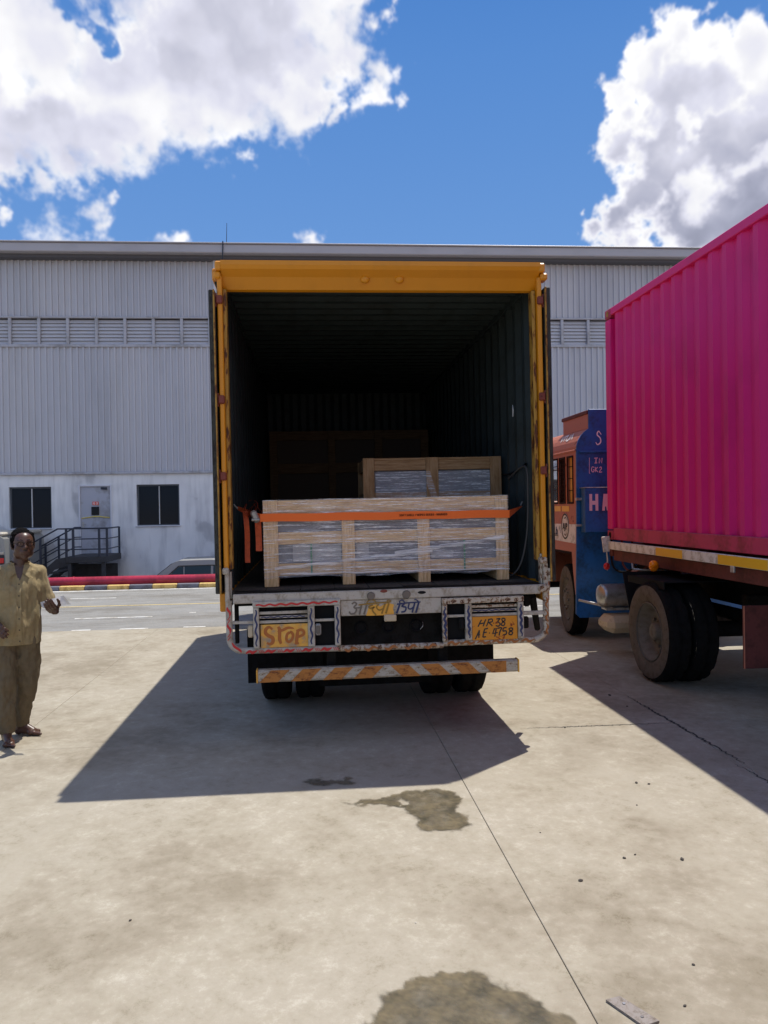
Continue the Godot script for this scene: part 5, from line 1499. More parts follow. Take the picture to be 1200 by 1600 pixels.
	put("back_ledge", MB.new().box(Vector3((X0 + X1) / 2, 2.475, ZB + 0.045), Vector3(X1 - X0 - 0.06, 0.025, 0.035), 0.006), M.cab_blue, k)
	for s in 2:
		var x: float = [X0 + 0.02, X1 - 0.02][s]
		var wall := MB.new()
		var wbox := func(z0: float, z1: float, y0: float, y1: float):
			wall.box(Vector3(x, (y0 + y1) / 2, (z0 + z1) / 2), Vector3(0.04, y1 - y0, absf(z1 - z0)))
		wbox.call(ZB, ZF, 1.16, 1.80)
		wbox.call(ZB, ZF, 2.44, 2.52)
		for p in [[ZB, -9.87], [-10.11, -10.19], [-10.44, -10.50], [-11.55, ZF]]: wbox.call(p[0], p[1], 1.80, 2.44)
		var side := put("cab_side", wall, M.cab_orange, k)
		put("wheel_arch", MB.new().prism(PackedVector2Array(V2([ZB, 1.16, -9.97, 1.16, -9.925, 0.92, -9.845, 0.60, ZB, 0.60])), 0.03, Transform3D(oxy, Vector3(x + (-0.022 if s == 0 else 0.012), 0, 0))), M.cab_orange, side)
		put("step_panel", MB.new().box(Vector3(x, 0.85, -11.5), Vector3(0.05, 0.62, 0.9), 0.02), M.cab_orange, side)
		for fz in [[-9.87, -10.11], [-10.19, -10.44], [-10.50, -11.55]]:
			var fr := MB.new()
			var e: float = x + (-0.024 if s == 0 else 0.024)
			for q in [[fz[0] - 0.012, 1.80, 2.44], [fz[1] + 0.012, 1.80, 2.44]]: fr.box(Vector3(e, (q[1] + q[2]) / 2, q[0]), Vector3(0.012, q[2] - q[1], 0.024))
			for y in [1.812, 2.428]: fr.box(Vector3(e, y, (fz[0] + fz[1]) / 2), Vector3(0.012, 0.024, absf(fz[1] - fz[0]) - 0.05))
			put("window_frame", fr, M.cab_dark, side)
		var bars := MB.new()
		for i in 9: bars.box(Vector3(x, 2.12, -10.205 - i * 0.028), Vector3(0.012, 0.63, 0.009))
		for i in 11: bars.box(Vector3(x, 1.84 + i * 0.056, -10.315), Vector3(0.009, 0.008, 0.24))
		var gr := put("window_grille", bars, M.cab_dark, side)
		var cur := put("curtain", MB.new().sheet(24, 2, func(u: float, vv: float) -> Vector3: return Vector3(x + (0.016 if s == 0 else -0.016) + 0.008 * sin(u * 30.0), lerpf(1.80, 2.44, vv), lerpf(-9.86, -10.12, u))), M.curtain, side)
		var thin := MB.new()
		for y in [2.28, 2.33, 2.0]: thin.rod(Vector3(x, y, -10.5), Vector3(x, y, -11.55), 0.006, -1, 5)
		for y in [1.98, 2.14, 2.30]: thin.rod(Vector3(x, y, -9.87), Vector3(x, y, -10.11), 0.006, -1, 5)
		put("window_bars", thin, M.cab_dark, side)
		if s == 0:
			for z in [[-10.05, -10.34], [-10.40, -10.66], [-10.72, -10.98]]:
				put("yellow_reflector", MB.new().box(Vector3(X0 - 0.002, 1.735, (z[0] + z[1]) / 2), Vector3(0.006, 0.075, z[0] - z[1])), M.tape_yellow, side)
			var poster := put("poster", MB.new().prism(PackedVector2Array(V2([-9.80, 1.53, -9.82, 1.275, -11.3, 1.30, -11.3, 1.515])), 0.004, Transform3D(oxy, Vector3(X0 - 0.002, 0, 0))), M.paper_white, side)
			var on := Transform3D(oxy, Vector3(X0 - 0.004, 0, 0))
			put("emblem", MB.new().prism(PackedVector2Array(range(28).map(func(i): return Vector2(-10.215 + cos(TAU * i / 28) * 0.155, 1.495 + sin(TAU * i / 28) * 0.175))), 0.003, Transform3D(oxy, Vector3(X0 - 0.0045, 0, 0))), M.paper_white, poster)
			var ring := MB.new()
			var pts := []
			for i in 33: pts.append(Vector2(-10.215 + cos(TAU * i / 32) * 0.145, 1.495 + sin(TAU * i / 32) * 0.165))
			ring.stroke(pts, 0.022, on, 0.003)
			put("emblem_ring", ring, M.ink_black, poster)
			for w in [["AJP", Vector3(X0 - 0.009, 1.495, -10.215), 0.0052, M.ink_black], ["Lb", Vector3(X0 - 0.007, 1.42, -10.62), 0.0062, M.ink_blue]]:
				var tm := TextMesh.new()
				tm.text = w[0]
				tm.font = font()
				tm.font_size = 24
				tm.pixel_size = w[2]
				tm.depth = 0.002
				put("poster_lettering", tm, w[3], poster, Transform3D(oxy, w[1]))
			var small := MB.new()
			small.stroke(V2([-10.40, 1.40, -10.44, 1.47]), 0.01, on, 0.002)
			small.stroke(V2([-10.47, 1.43, -10.46, 1.49]), 0.01, on, 0.002)
			small.stroke(V2([-10.52, 1.355, -10.75, 1.355]), 0.008, on, 0.002)
			small.stroke(V2([-10.25, 1.60, -10.19, 1.62, -10.16, 1.59]), 0.014, on, 0.003)
			small.stroke(V2([-10.25, 1.39, -10.19, 1.37, -10.17, 1.40]), 0.014, on, 0.003)
			put("poster_lettering", small, M.ink_black, poster)
	# roof skin between the two sides
	var oc := PackedVector2Array()
	for p in arc.call(X1 - 0.38, 0.38, -0.05, PI / 2): oc.append(p)
	for p in arc.call(X0 + 0.38, 0.38, PI / 2, PI + 0.05): oc.append(p)
	var inn := []
	for p in oc: inn.append(Vector2(lerpf(p.x, (X0 + X1) / 2, 0.025), p.y - 0.03))
	inn.reverse()
	for p in inn: oc.append(p)
	var roof := put("roof", MB.new().prism(oc, ZB - ZF - 0.002, at(Vector3(0, 0, ZB - 0.001))), M.cab_orange, k)
	var let := MB.new()
	var tilt := Transform3D(Basis(Vector3(0, 0, 1), Vector3(0.55, 0.835, 0).normalized(), Vector3(-0.835, 0.55, 0).normalized()), Vector3(X0 + 0.055, 2.66, 0))
	for w in [[-10.05, 0.0, -10.12, 0.09, -10.16, 0.0], [-10.20, 0.09, -10.20, 0.0, -10.27, 0.0], [-10.30, 0.0, -10.32, 0.09, -10.40, 0.08, -10.40, 0.0], [-10.44, 0.09, -10.50, 0.0, -10.54, 0.09]]:
		let.stroke(V2(w), 0.028, tilt, 0.012)
	put("roof_lettering", let, M.white, roof)
	put("rain_gutter", MB.new().rod(Vector3(X0 - 0.005, 2.50, ZB), Vector3(X0 - 0.005, 2.50, ZF), 0.014, -1, 8), M.cab_orange, roof)
	# roof box
	var box := put("roof_box", MB.new().box(Vector3(4.72, 2.90, -10.27), Vector3(2.2, 0.25, 1.0), 0.012), M.cab_orange, k)
	put("box_lip", MB.new().box(Vector3(3.615, 3.0, -10.27), Vector3(0.03, 0.05, 1.02), 0.008), M.red_oxide, box)
	put("box_back", MB.new().box(Vector3(4.73, 2.90, ZB + 0.012), Vector3(2.22, 0.27, 0.03), 0.006), M.cab_blue, box)
	# front, floor and inside
	put("cab_front", MB.new().box(Vector3((X0 + X1) / 2, 1.2, ZF - 0.03), Vector3(X1 - X0, 1.3, 0.06), 0.02), M.cab_orange, k)
	put("cab_floor", MB.new().box(Vector3((X0 + X1) / 2, 1.14, (ZB + ZF) / 2), Vector3(X1 - X0 - 0.1, 0.04, ZB - ZF - 0.05)), M.cab_dark, k)
	put("seat", MB.new().box(Vector3(4.1, 1.5, -10.3), Vector3(0.5, 0.35, 0.5), 0.05).box(Vector3(4.1, 1.9, -10.0), Vector3(0.5, 0.6, 0.12), 0.05), M.cab_dark, k)
	var sw := []
	for i in 25: sw.append(Vector3(4.05, 1.95, -11.1) + Vector3(cos(TAU * i / 24) * 0.24, sin(TAU * i / 24) * 0.19, sin(TAU * i / 24) * 0.14))
	put("steering_wheel", MB.new().tube(sw, 0.016, 6), M.black, k)
	put("windscreen", MB.new().box(Vector3((X0 + X1) / 2, 2.16, ZF - 0.01), Vector3(X1 - X0 - 0.2, 0.6, 0.008)), M.clear_glass, k)
	# tool box and lettering on the back
	var tb := put("tool_box", MB.new().box(Vector3(4.71, 1.715, ZB + 0.125), Vector3(2.44, 0.575, 0.17), 0.008), M.cab_blue, k)
	put("box_strap", MB.new().box(Vector3(3.46, 1.86, ZB + 0.07), Vector3(0.09, 0.035, 0.05), 0.004).box(Vector3(3.46, 1.52, ZB + 0.07), Vector3(0.09, 0.03, 0.05), 0.004), M.galvanised, tb)
	put("lid_edge", MB.new().box(Vector3(4.71, 2.006, ZB + 0.125), Vector3(2.46, 0.012, 0.18), 0.004), M.galvanised, tb)
	var hp := MB.new()
	var zl := Transform3D(Basis(), Vector3(0, 0, ZB + 0.2115))
	hp.box(Vector3(3.565, 1.815, ZB + 0.2135), Vector3(0.036, 0.215, 0.004))
	hp.box(Vector3(3.645, 1.815, ZB + 0.2135), Vector3(0.036, 0.215, 0.004))
	hp.box(Vector3(3.605, 1.81, ZB + 0.2135), Vector3(0.044, 0.05, 0.004))
	hp.prism(PackedVector2Array(V2([3.715, 1.708, 3.735, 1.922, 3.79, 1.922, 3.81, 1.708, 3.776, 1.708, 3.770, 1.76, 3.752, 1.76, 3.748, 1.708])), 0.004, Transform3D(Basis(), Vector3(0, 0, ZB + 0.2155)))
	put("box_lettering", hp, M.letter_pink, tb)
	var script := MB.new()
	var bk := Transform3D(Basis(), Vector3(0, 0, ZB + 0.0305))
	script.stroke(curve(V2([3.785, 2.70, 3.75, 2.745, 3.73, 2.70, 3.77, 2.655, 3.775, 2.60, 3.735, 2.57, 3.71, 2.60])), 0.016, bk, 0.002, 0.5)
	put("script_lettering", script, M.white, k)
	var tn := MB.new()
	tn.stroke(V2([3.688, 2.392, 3.735, 2.395]), 0.012, bk, 0.0016)
	tn.stroke(V2([3.712, 2.39, 3.708, 2.33]), 0.013, bk, 0.002)
	tn.stroke(V2([3.690, 2.328, 3.726, 2.33]), 0.010, bk, 0.0024)
	tn.stroke(V2([3.752, 2.325, 3.756, 2.392, 3.788, 2.328, 3.792, 2.394]), 0.011, bk, 0.002)
	tn.stroke(curve(V2([3.685, 2.272, 3.658, 2.278, 3.648, 2.235, 3.668, 2.212, 3.684, 2.238, 3.668, 2.242])), 0.010, bk, 0.002)
	tn.stroke(V2([3.700, 2.276, 3.698, 2.212]), 0.011, bk, 0.002)
	tn.stroke(V2([3.730, 2.276, 3.702, 2.244, 3.732, 2.212]), 0.010, bk, 0.0024)
	tn.stroke(curve(V2([3.756, 2.262, 3.772, 2.278, 3.782, 2.256, 3.752, 2.212, 3.790, 2.212])), 0.011, bk, 0.002)
	put("registration_lettering", tn, M.letter_pink, k)
	var br := MB.new()
	br.stroke(V2([3.622, 2.40, 3.618, 2.20, 3.63, 2.19]), 0.006, bk, 0.002)
	put("painted_bracket", br, M.letter_pink, k)
	# wheels and running gear
	var ft := tyre_meshes(0.485, 0.21)
	var rim_f := rim_mesh(0.485, 0.21, false)
	for s in [[X0 + 0.15, PI - 0.11], [X1 - 0.15, -0.11]]:
		big_wheel(k, Vector3(s[0], 0.487, -10.34), s[1], ft, rim_f, M.rubber_dusty)
	var dt := tyre_meshes(0.50, 0.225)
	var dr := rim_mesh(0.50, 0.225, true)
	for s in [[3.47, PI], [3.745, PI], [5.90, 0.0], [5.625, 0.0]]:
		big_wheel(k, Vector3(s[0], 0.50, -7.46), s[1], dt, dr, M.rubber_dusty if s[0] == 3.47 or s[0] == 5.90 else M.rubber)
	put("drive_axle", MB.new().rod(Vector3(3.8, 0.515, -7.4), Vector3(5.6, 0.515, -7.4), 0.08).ball(Vector3(4.7, 0.515, -7.4), Vector3(0.22, 0.22, 0.24)), M.chassis, k)
	for x in [4.3, 5.1]:
		put("frame_rail", MB.new().box(Vector3(x, 0.88, -9.3), Vector3(0.08, 0.24, 5.2), 0.006), M.chassis, k)
		put("leaf_spring", MB.new().box(Vector3(x - 0.12 if x < 4.7 else x + 0.12, 0.68, -7.4), Vector3(0.09, 0.12, 1.2), 0.02), M.chassis, k)
	put("coupling_plate", MB.new().box(Vector3(4.7, 1.06, -7.4), Vector3(0.9, 0.07, 0.9), 0.02), M.chassis, k)
	put("rear_crossmember", MB.new().box(Vector3(4.7, 0.86, -6.72), Vector3(1.5, 0.16, 0.1), 0.01), M.chassis, k)
	put("air_tank", MB.new().lathe([Vector2(0.001, -0.02), Vector2(0.07, -0.018), Vector2(0.12, 0.0), Vector2(0.138, 0.03), Vector2(0.14, 0.06), Vector2(0.14, 0.62), Vector2(0.12, 0.66), Vector2(0.001, 0.68)], 28, Transform3D(Basis(Vector3.BACK, -PI / 2), Vector3(3.47, 0.68, -9.05))), M.galvanised, k)
	put("tank_bracket", MB.new().box(Vector3(3.72, 0.52, -9.05), Vector3(0.4, 0.03, 0.16), 0.006).rod(Vector3(3.3, 0.60, -9.3), Vector3(3.62, 0.53, -9.0), 0.018), M.galvanised, k)
	put("fuel_tank", MB.new().box(Vector3(3.72, 0.36, -8.93), Vector3(0.52, 0.20, 0.42), 0.07), M.cream_tank, k)
	put("mudguard", MB.new().box(Vector3(3.73, 1.02, -7.55), Vector3(0.66, 0.012, 0.75)).box(Vector3(3.73, 0.80, -8.07), Vector3(0.66, 0.53, 0.012), 0.0, Basis(Vector3.RIGHT, deg_to_rad(-24))).box(Vector3(3.403, 0.985, -7.6), Vector3(0.01, 0.07, 0.85)), M.black, k)
	put("mudguard", MB.new().box(Vector3(5.67, 1.02, -7.55), Vector3(0.66, 0.012, 0.75)).box(Vector3(5.67, 0.80, -8.07), Vector3(0.66, 0.53, 0.012), 0.0, Basis(Vector3.RIGHT, deg_to_rad(-24))), M.black, k)
	var hz := 0.0
	for h in [M.black, M.red_oxide, M.black]:
		put("air_hose", MB.new().tube(curve([Vector3(3.9 + hz, 1.4, ZB + 0.05), Vector3(3.8 + hz, 1.02, -9.45), Vector3(3.85 + hz, 0.95, -9.15), Vector3(4.0 + hz, 1.12, -8.9), Vector3(4.0 + hz, 1.22, -8.7)]), 0.014, 6), h, k)
		hz += 0.14
	put("crossing_rod", MB.new().rod(Vector3(3.62, 1.05, -8.4), Vector3(4.3, 1.02, -8.1), 0.012).rod(Vector3(3.75, 1.2, -8.75), Vector3(3.62, 1.05, -8.4), 0.014), M.galvanised, k)
	put("deck_plate", MB.new().box(Vector3(4.2, 0.99, -8.35), Vector3(0.75, 0.012, 0.42), 0.003), M.galvanised, k)
	put("bumper", MB.new().box(Vector3((X0 + X1) / 2, 0.6, ZF - 0.08), Vector3(X1 - X0, 0.28, 0.14), 0.03), M.chassis, k)

# ------------------------------------------------------------------ a body as one surface: blended capsules, meshed with surface nets
# bones: [a, b, ra, rb, flatten, cut]; flatten < 1 squashes along z; cut: true ends the b end flat
func fleshed(bones: Array, cell: float, k: float, cuts := [], ripple := 0.0, rseed := 1, rfreq := Vector3(9, 9, 9)) -> ArrayMesh:
	var lo := Vector3(1e9, 1e9, 1e9)
	var hi := -lo
	for b in bones:
		for e in [[b[0], b[2]], [b[1], b[3]]]:
			lo = lo.min(e[0] - Vector3.ONE * (e[1] + k + cell * 3))
			hi = hi.max(e[0] + Vector3.ONE * (e[1] + k + cell * 3))
	var nx := int((hi.x - lo.x) / cell) + 2
	var ny := int((hi.y - lo.y) / cell) + 2
	var nz := int((hi.z - lo.z) / cell) + 2
	var f := PackedFloat32Array()
	f.resize(nx * ny * nz)
	f.fill(0.2)
	for b in bones:
		var a: Vector3 = b[0]
		var d: Vector3 = b[1] - a
		var ra: float = b[2]
		var rb: float = b[3]
		var fl: float = b[4] if b.size() > 4 else 1.0
		var flat_end: bool = b.size() > 5 and b[5]
		var len2 := maxf(d.length_squared(), 1e-9)
		var ln := sqrt(len2)
		var r := maxf(ra, rb) + k + cell * 3
		var p0 := ((a.min(b[1]) - Vector3.ONE * r - lo) / cell).max(Vector3.ZERO)
		var p1 := ((a.max(b[1]) + Vector3.ONE * r - lo) / cell)
		for iz in range(int(p0.z), mini(int(p1.z) + 1, nz)):
			var z := lo.z + iz * cell - a.z
			for iy in range(int(p0.y), mini(int(p1.y) + 1, ny)):
				var y := lo.y + iy * cell - a.y
				var row := (iz * ny + iy) * nx
				for ix in range(int(p0.x), mini(int(p1.x) + 1, nx)):
					var x := lo.x + ix * cell - a.x
					var tt := (x * d.x + y * d.y + z * d.z) / len2
					var t := clampf(tt, 0.0, 1.0)
					var ex := x - d.x * t
					var ey := y - d.y * t
					var ez := (z - d.z * t) / fl
					var s := sqrt(ex * ex + ey * ey + ez * ez) - (ra + (rb - ra) * t)
					if fl < 1.0 and s < 0.0: s *= fl
					if flat_end: s = maxf(s, (tt - 1.0) * ln)
					var q := f[row + ix]
					var h := maxf(k - absf(q - s), 0.0) / k
					f[row + ix] = minf(q, s) - h * h * k * 0.25
	if ripple > 0.0 or cuts.size():
		var nf := FastNoiseLite.new()
		nf.seed = rseed
		nf.frequency = 1.0
		nf.fractal_octaves = 3
		for iz in nz:
			for iy in ny:
				var row := (iz * ny + iy) * nx
				for ix in nx:
					var q := f[row + ix]
					if absf(q) < cell * 4 + 0.01 or (cuts.size() and q < 0.0):
						var p := lo + Vector3(ix, iy, iz) * cell
						if ripple > 0.0: q += ripple * nf.get_noise_3d(p.x * rfreq.x, p.y * rfreq.y, p.z * rfreq.z)
						for c in cuts: q = maxf(q, (c as Plane).distance_to(p))
						f[row + ix] = q
	var verts := PackedVector3Array()
	var norms := PackedVector3Array()
	var id := PackedInt32Array()
	id.resize(nx * ny * nz)
	id.fill(-1)
	var off := [0, 1, nx, nx + 1, nx * ny, nx * ny + 1, nx * ny + nx, nx * ny + nx + 1]
	var edges := [[0, 1], [2, 3], [4, 5], [6, 7], [0, 2], [1, 3], [4, 6], [5, 7], [0, 4], [1, 5], [2, 6], [3, 7]]
	for iz in range(1, nz - 2):
		for iy in range(1, ny - 2):
			var row := (iz * ny + iy) * nx
			for ix in range(1, nx - 2):
				var o := row + ix
				var first := f[o] < 0.0
				if (f[o + 1] < 0.0) == first and (f[o + nx] < 0.0) == first and (f[o + nx + 1] < 0.0) == first and (f[o + off[4]] < 0.0) == first and (f[o + off[5]] < 0.0) == first and (f[o + off[6]] < 0.0) == first and (f[o + off[7]] < 0.0) == first: continue
				var sum := Vector3.ZERO
				var cnt := 0
				for e in edges:
					var u := f[o + off[e[0]]]
					var w := f[o + off[e[1]]]
					if (u < 0.0) != (w < 0.0):
						var t := u / (u - w)
						var c0: int = e[0]
						var c1: int = e[1]
						sum += Vector3(lerpf(c0 & 1, c1 & 1, t), lerpf((c0 >> 1) & 1, (c1 >> 1) & 1, t), lerpf(c0 >> 2, c1 >> 2, t))
						cnt += 1
				id[o] = verts.size()
				verts.append(lo + (Vector3(ix, iy, iz) + sum / cnt) * cell)
				var gx := f[o + 1] + f[o + nx + 1] + f[o + off[5]] + f[o + off[7]] - f[o] - f[o + nx] - f[o + off[4]] - f[o + off[6]]
				var gy := f[o + nx] + f[o + nx + 1] + f[o + off[6]] + f[o + off[7]] - f[o] - f[o + 1] - f[o + off[4]] - f[o + off[5]]
				var gz := f[o + off[4]] + f[o + off[5]] + f[o + off[6]] + f[o + off[7]] - f[o] - f[o + 1] - f[o + nx] - f[o + nx + 1]
				norms.append(Vector3(gx, gy, gz).normalized())
	var ix_ := PackedInt32Array()
	var sy := nx
	var sz := nx * ny
	for iz in range(2, nz - 2):
		for iy in range(2, ny - 2):
			var row := (iz * ny + iy) * nx
			for ix in range(2, nx - 2):
				var o := row + ix
				var inside := f[o] < 0.0
				for ax in 3:
					var st: int = [1, sy, sz][ax]
					if (f[o + st] < 0.0) == inside: continue
					var u: int = [sy, sz, 1][ax]
					var w: int = [sz, 1, sy][ax]
					var a := id[o - u - w]
					var b := id[o - w]
					var c := id[o]
					var d2 := id[o - u]
					if a < 0 or b < 0 or c < 0 or d2 < 0: continue
					if inside: ix_.append_array([a, c, b, a, d2, c])
					else: ix_.append_array([a, b, c, a, c, d2])
	var arr := []
	arr.resize(Mesh.ARRAY_MAX)
	arr[Mesh.ARRAY_VERTEX] = verts
	arr[Mesh.ARRAY_NORMAL] = norms
	arr[Mesh.ARRAY_INDEX] = ix_
	var m := ArrayMesh.new()
	m.add_surface_from_arrays(Mesh.PRIMITIVE_TRIANGLES, arr)
	return m

func joined(meshes: Array) -> ArrayMesh:
	var st := SurfaceTool.new()
	for m in meshes: st.append_from(m, 0, Transform3D())
	return st.commit()

# finger chains on a palm: wrist, the way the fingers point, the way the palm faces
func hand_bones(wrist: Vector3, along: Vector3, palm: Vector3, curl: float, thumb_side: float) -> Array:
	along = along.normalized()
	palm = (palm - along * palm.dot(along)).normalized()
	var across := along.cross(palm) * thumb_side
	var out := []
	for i in 4:
		var root := wrist + along * 0.02 + across * (0.026 - i * 0.017)
		var kn := wrist + along * (0.085 - 0.005 * absf(i - 1.3)) + across * (0.030 - i * 0.0195)
		out.append([root, kn, 0.0135, 0.0115])
		var ln: float = [0.068, 0.076, 0.07, 0.055][i]
		var dir := along
		var p := kn
		var shares := [0.46, 0.31, 0.23]
		for j in 3:
			var an: float = curl * [0.55, 1.0, 1.3][j] * (0.85 + 0.12 * i)
			dir = (along * cos(an) + palm * sin(an)).normalized()
			var q: Vector3 = p + dir * ln * shares[j]
			out.append([p, q, 0.0095 - j * 0.0008, 0.0088 - j * 0.0009])
			p = q
	var t0 := wrist + along * 0.018 + across * 0.024
	var t1 := t0 + (along * 0.55 + across * 0.75 + palm * 0.25).normalized() * 0.042
	var t2 := t1 + (along * 0.85 + across * 0.3 + palm * 0.45).normalized() * 0.032
	out.append([t0, t1, 0.0135, 0.0115])
	out.append([t1, t2, 0.0112, 0.0095])
	out.append([t2, t2 + (along * 0.9 + palm * 0.4).normalized() * 0.024, 0.0098, 0.0082])
	return out

func build_person():
	var p := thing("person", "man in khaki shirt and brown trousers standing barefoot, holding out a white sheet", "person", at(Vector3(-2.285, 0, -6.30), 16.0))
	var v := func(x: float, y: float, z: float) -> Vector3: return Vector3(x, y, z)
	# joints, his left towards +x
	var hipL := Vector3(0.035, 0.85, -0.01)
	var hipR := Vector3(-0.125, 0.85, 0.01)
	var kneeL := Vector3(0.025, 0.46, -0.06)
	var kneeR := Vector3(-0.13, 0.46, 0.05)
	var ankL := Vector3(-0.035, 0.085, -0.16)
	var ankR := Vector3(-0.125, 0.085, 0.04)
	var shL := Vector3(0.118, 1.315, -0.015)
	var shR := Vector3(-0.20, 1.315, 0.0)
	var elL := Vector3(0.165, 1.075, -0.05)
	var wrL := Vector3(0.238, 1.022, 0.17)
	var elR := Vector3(-0.30, 1.08, -0.04)
	var wrR := Vector3(-0.19, 0.96, 0.15)
	var neck := Vector3(-0.02, 1.365, -0.02)
	var head := Vector3(0.012, 1.545, 0.02)
	var flesh := [
		[Vector3(-0.09, 0.88, 0), Vector3(0.0, 0.88, 0), 0.10, 0.10, 0.85], [Vector3(-0.045, 0.95, 0.005), Vector3(-0.045, 1.12, 0.0), 0.11, 0.11, 0.8],
		[Vector3(-0.10, 1.2, -0.01), Vector3(0.02, 1.2, -0.01), 0.09, 0.09, 0.8], [Vector3(-0.13, 1.30, -0.02), Vector3(0.05, 1.30, -0.02), 0.058, 0.058],
		[neck + Vector3(0, -0.06, 0), Vector3(0.004, 1.47, 0.0), 0.058, 0.050],
		[shL, elL, 0.055, 0.042], [elL, wrL, 0.041, 0.028], [shR, elR, 0.055, 0.042], [elR, wrR, 0.041, 0.028],
		[hipL, kneeL, 0.082, 0.055], [kneeL, ankL, 0.052, 0.034], [hipR, kneeR, 0.082, 0.055], [kneeR, ankR, 0.052, 0.034]]
	# feet: heel, arch, five toes
	var feet := []
	for s in [[ankL, Vector3(0.86, 0, 0.42), 1.0], [ankR, Vector3(0.22, 0, 0.95), -1.0]]:
		var an: Vector3 = s[0]
		var fw: Vector3 = (s[1] as Vector3).normalized()
		var sd: Vector3 = Vector3(fw.z, 0, -fw.x) * s[2]       # towards the little toe
		flesh.append([an, an + Vector3(0, -0.05, 0) - fw * 0.02, 0.036, 0.034])
		feet.append([an + Vector3(0, -0.035, 0) - fw * 0.025, an + Vector3(0, -0.055, 0) + fw * 0.10, 0.036, 0.028])
		feet.append([an + Vector3(0, 0.0, 0), an + Vector3(0, -0.045, 0) + fw * 0.09, 0.036, 0.026])
		feet.append([an + Vector3(0, -0.058, 0) + fw * 0.09 - sd * 0.02, an + Vector3(0, -0.062, 0) + fw * 0.125 + sd * 0.028, 0.024, 0.020])
		for i in 5:
			var b0: Vector3 = an + Vector3(0, -0.064, 0) + fw * (0.125 - i * 0.009) + sd * (-0.026 + i * 0.015)
			var b1: Vector3 = b0 + fw * (0.05 - i * 0.005) + Vector3(0, -0.004, 0)
			feet.append([b0, b1, 0.0135 if i == 0 else 0.0095, 0.0115 if i == 0 else 0.0078])
	var hl := hand_bones(wrL, Vector3(-0.25, 0.42, 0.7), Vector3(-0.2, 0.6, -0.6), 0.7, -1.0)
	var hr := hand_bones(wrR, Vector3(0.55, -0.62, 0.52), Vector3(0.35, -0.2, -0.9), 0.6, -1.0)
	hl.append([wrL - (wrL - elL).normalized() * 0.05, wrL + Vector3(0.01, 0, 0.015), 0.028, 0.024])
	hr.append([wrR - (wrR - elR).normalized() * 0.05, wrR + Vector3(0.01, -0.01, 0.01), 0.028, 0.024])
	# head: skull, jaw, brow, nose, lips, ears
	var h := head
	var yaw := Basis(Vector3.UP, deg_to_rad(14.0))
	var H := func(x: float, y: float, z: float) -> Vector3: return h + yaw * Vector3(x, y, z)
	var skull := [
		[H.call(0, 0.035, -0.03), H.call(0, 0.03, 0.02), 0.083, 0.072], [H.call(0, 0.0, 0.02), H.call(0, -0.05, 0.035), 0.066, 0.056],
		[H.call(0, -0.06, 0.035), H.call(0, -0.093, 0.055), 0.048, 0.028], [H.call(-0.032, -0.065, 0.02), H.call(0.032, -0.065, 0.02), 0.042, 0.042],
		[H.call(-0.042, -0.012, 0.058), H.call(-0.045, -0.03, 0.052), 0.022, 0.026], [H.call(0.042, -0.012, 0.058), H.call(0.045, -0.03, 0.052), 0.022, 0.026],
		[H.call(-0.034, 0.028, 0.076), H.call(0.034, 0.028, 0.076), 0.012, 0.012],
		[H.call(0, 0.018, 0.085), H.call(0, -0.022, 0.106), 0.009, 0.013], [H.call(-0.012, -0.026, 0.092), H.call(0.012, -0.026, 0.092), 0.0105, 0.0105],
		[H.call(-0.018, -0.052, 0.084), H.call(0.018, -0.052, 0.084), 0.0085, 0.0085], [H.call(-0.015, -0.065, 0.082), H.call(0.015, -0.065, 0.082), 0.009, 0.009],
		[H.call(-0.081, 0.008, -0.008), H.call(-0.078, -0.03, 0.002), 0.012, 0.009, 1.0], [H.call(0.081, 0.008, -0.008), H.call(0.078, -0.03, 0.002), 0.012, 0.009, 1.0],
		[H.call(0, -0.03, -0.03), Vector3(-0.015, 1.38, -0.02), 0.056, 0.058]]
	put("body", joined([fleshed(flesh, 0.012, 0.03), fleshed(feet, 0.005, 0.012), fleshed(hl, 0.004, 0.008), fleshed(hr, 0.004, 0.008), fleshed(skull, 0.0045, 0.016)]), M.skin, p)
	# hair: a cap thinning over the forehead, sides over the ears
	put("hair", fleshed([
		[H.call(0, 0.055, -0.045), H.call(0, 0.062, -0.005), 0.080, 0.066], [H.call(0, 0.02, -0.055), H.call(0, -0.02, -0.05), 0.075, 0.062],
		[H.call(-0.066, 0.035, -0.01), H.call(-0.071, -0.012, 0.004), 0.026, 0.014], [H.call(0.066, 0.035, -0.01), H.call(0.071, -0.012, 0.004), 0.026, 0.014],
		[H.call(-0.058, 0.072, 0.012), H.call(-0.066, 0.04, 0.026), 0.024, 0.016], [H.call(0.058, 0.072, 0.012), H.call(0.066, 0.04, 0.026), 0.024, 0.016]], 0.005, 0.012, [], 0.006, 3, Vector3(60, 40, 60)), M.hair, p)
	put("moustache", fleshed([[H.call(0, -0.040, 0.096), H.call(-0.030, -0.050, 0.080), 0.0085, 0.005], [H.call(0, -0.040, 0.096), H.call(0.030, -0.050, 0.080), 0.0085, 0.005]], 0.003, 0.004), M.moustache, p)
	for s in [-1.0, 1.0]:
		put("eyebrow", MB.new().tube([H.call(s * 0.014, 0.034, 0.090), H.call(s * 0.03, 0.039, 0.087), H.call(s * 0.05, 0.031, 0.076)], 0.0038, 6), M.hair, p)
		var eye := put("eye", MB.new().ball(H.call(s * 0.031, 0.009, 0.0745), Vector3(0.0125, 0.0075, 0.0105), 12, 8, yaw), M.eye_white, p)
		put("iris", MB.new().ball(H.call(s * 0.031, 0.009, 0.0825), Vector3(0.0055, 0.0055, 0.003), 10, 6, yaw), M.hair, eye)
	var gl := MB.new()
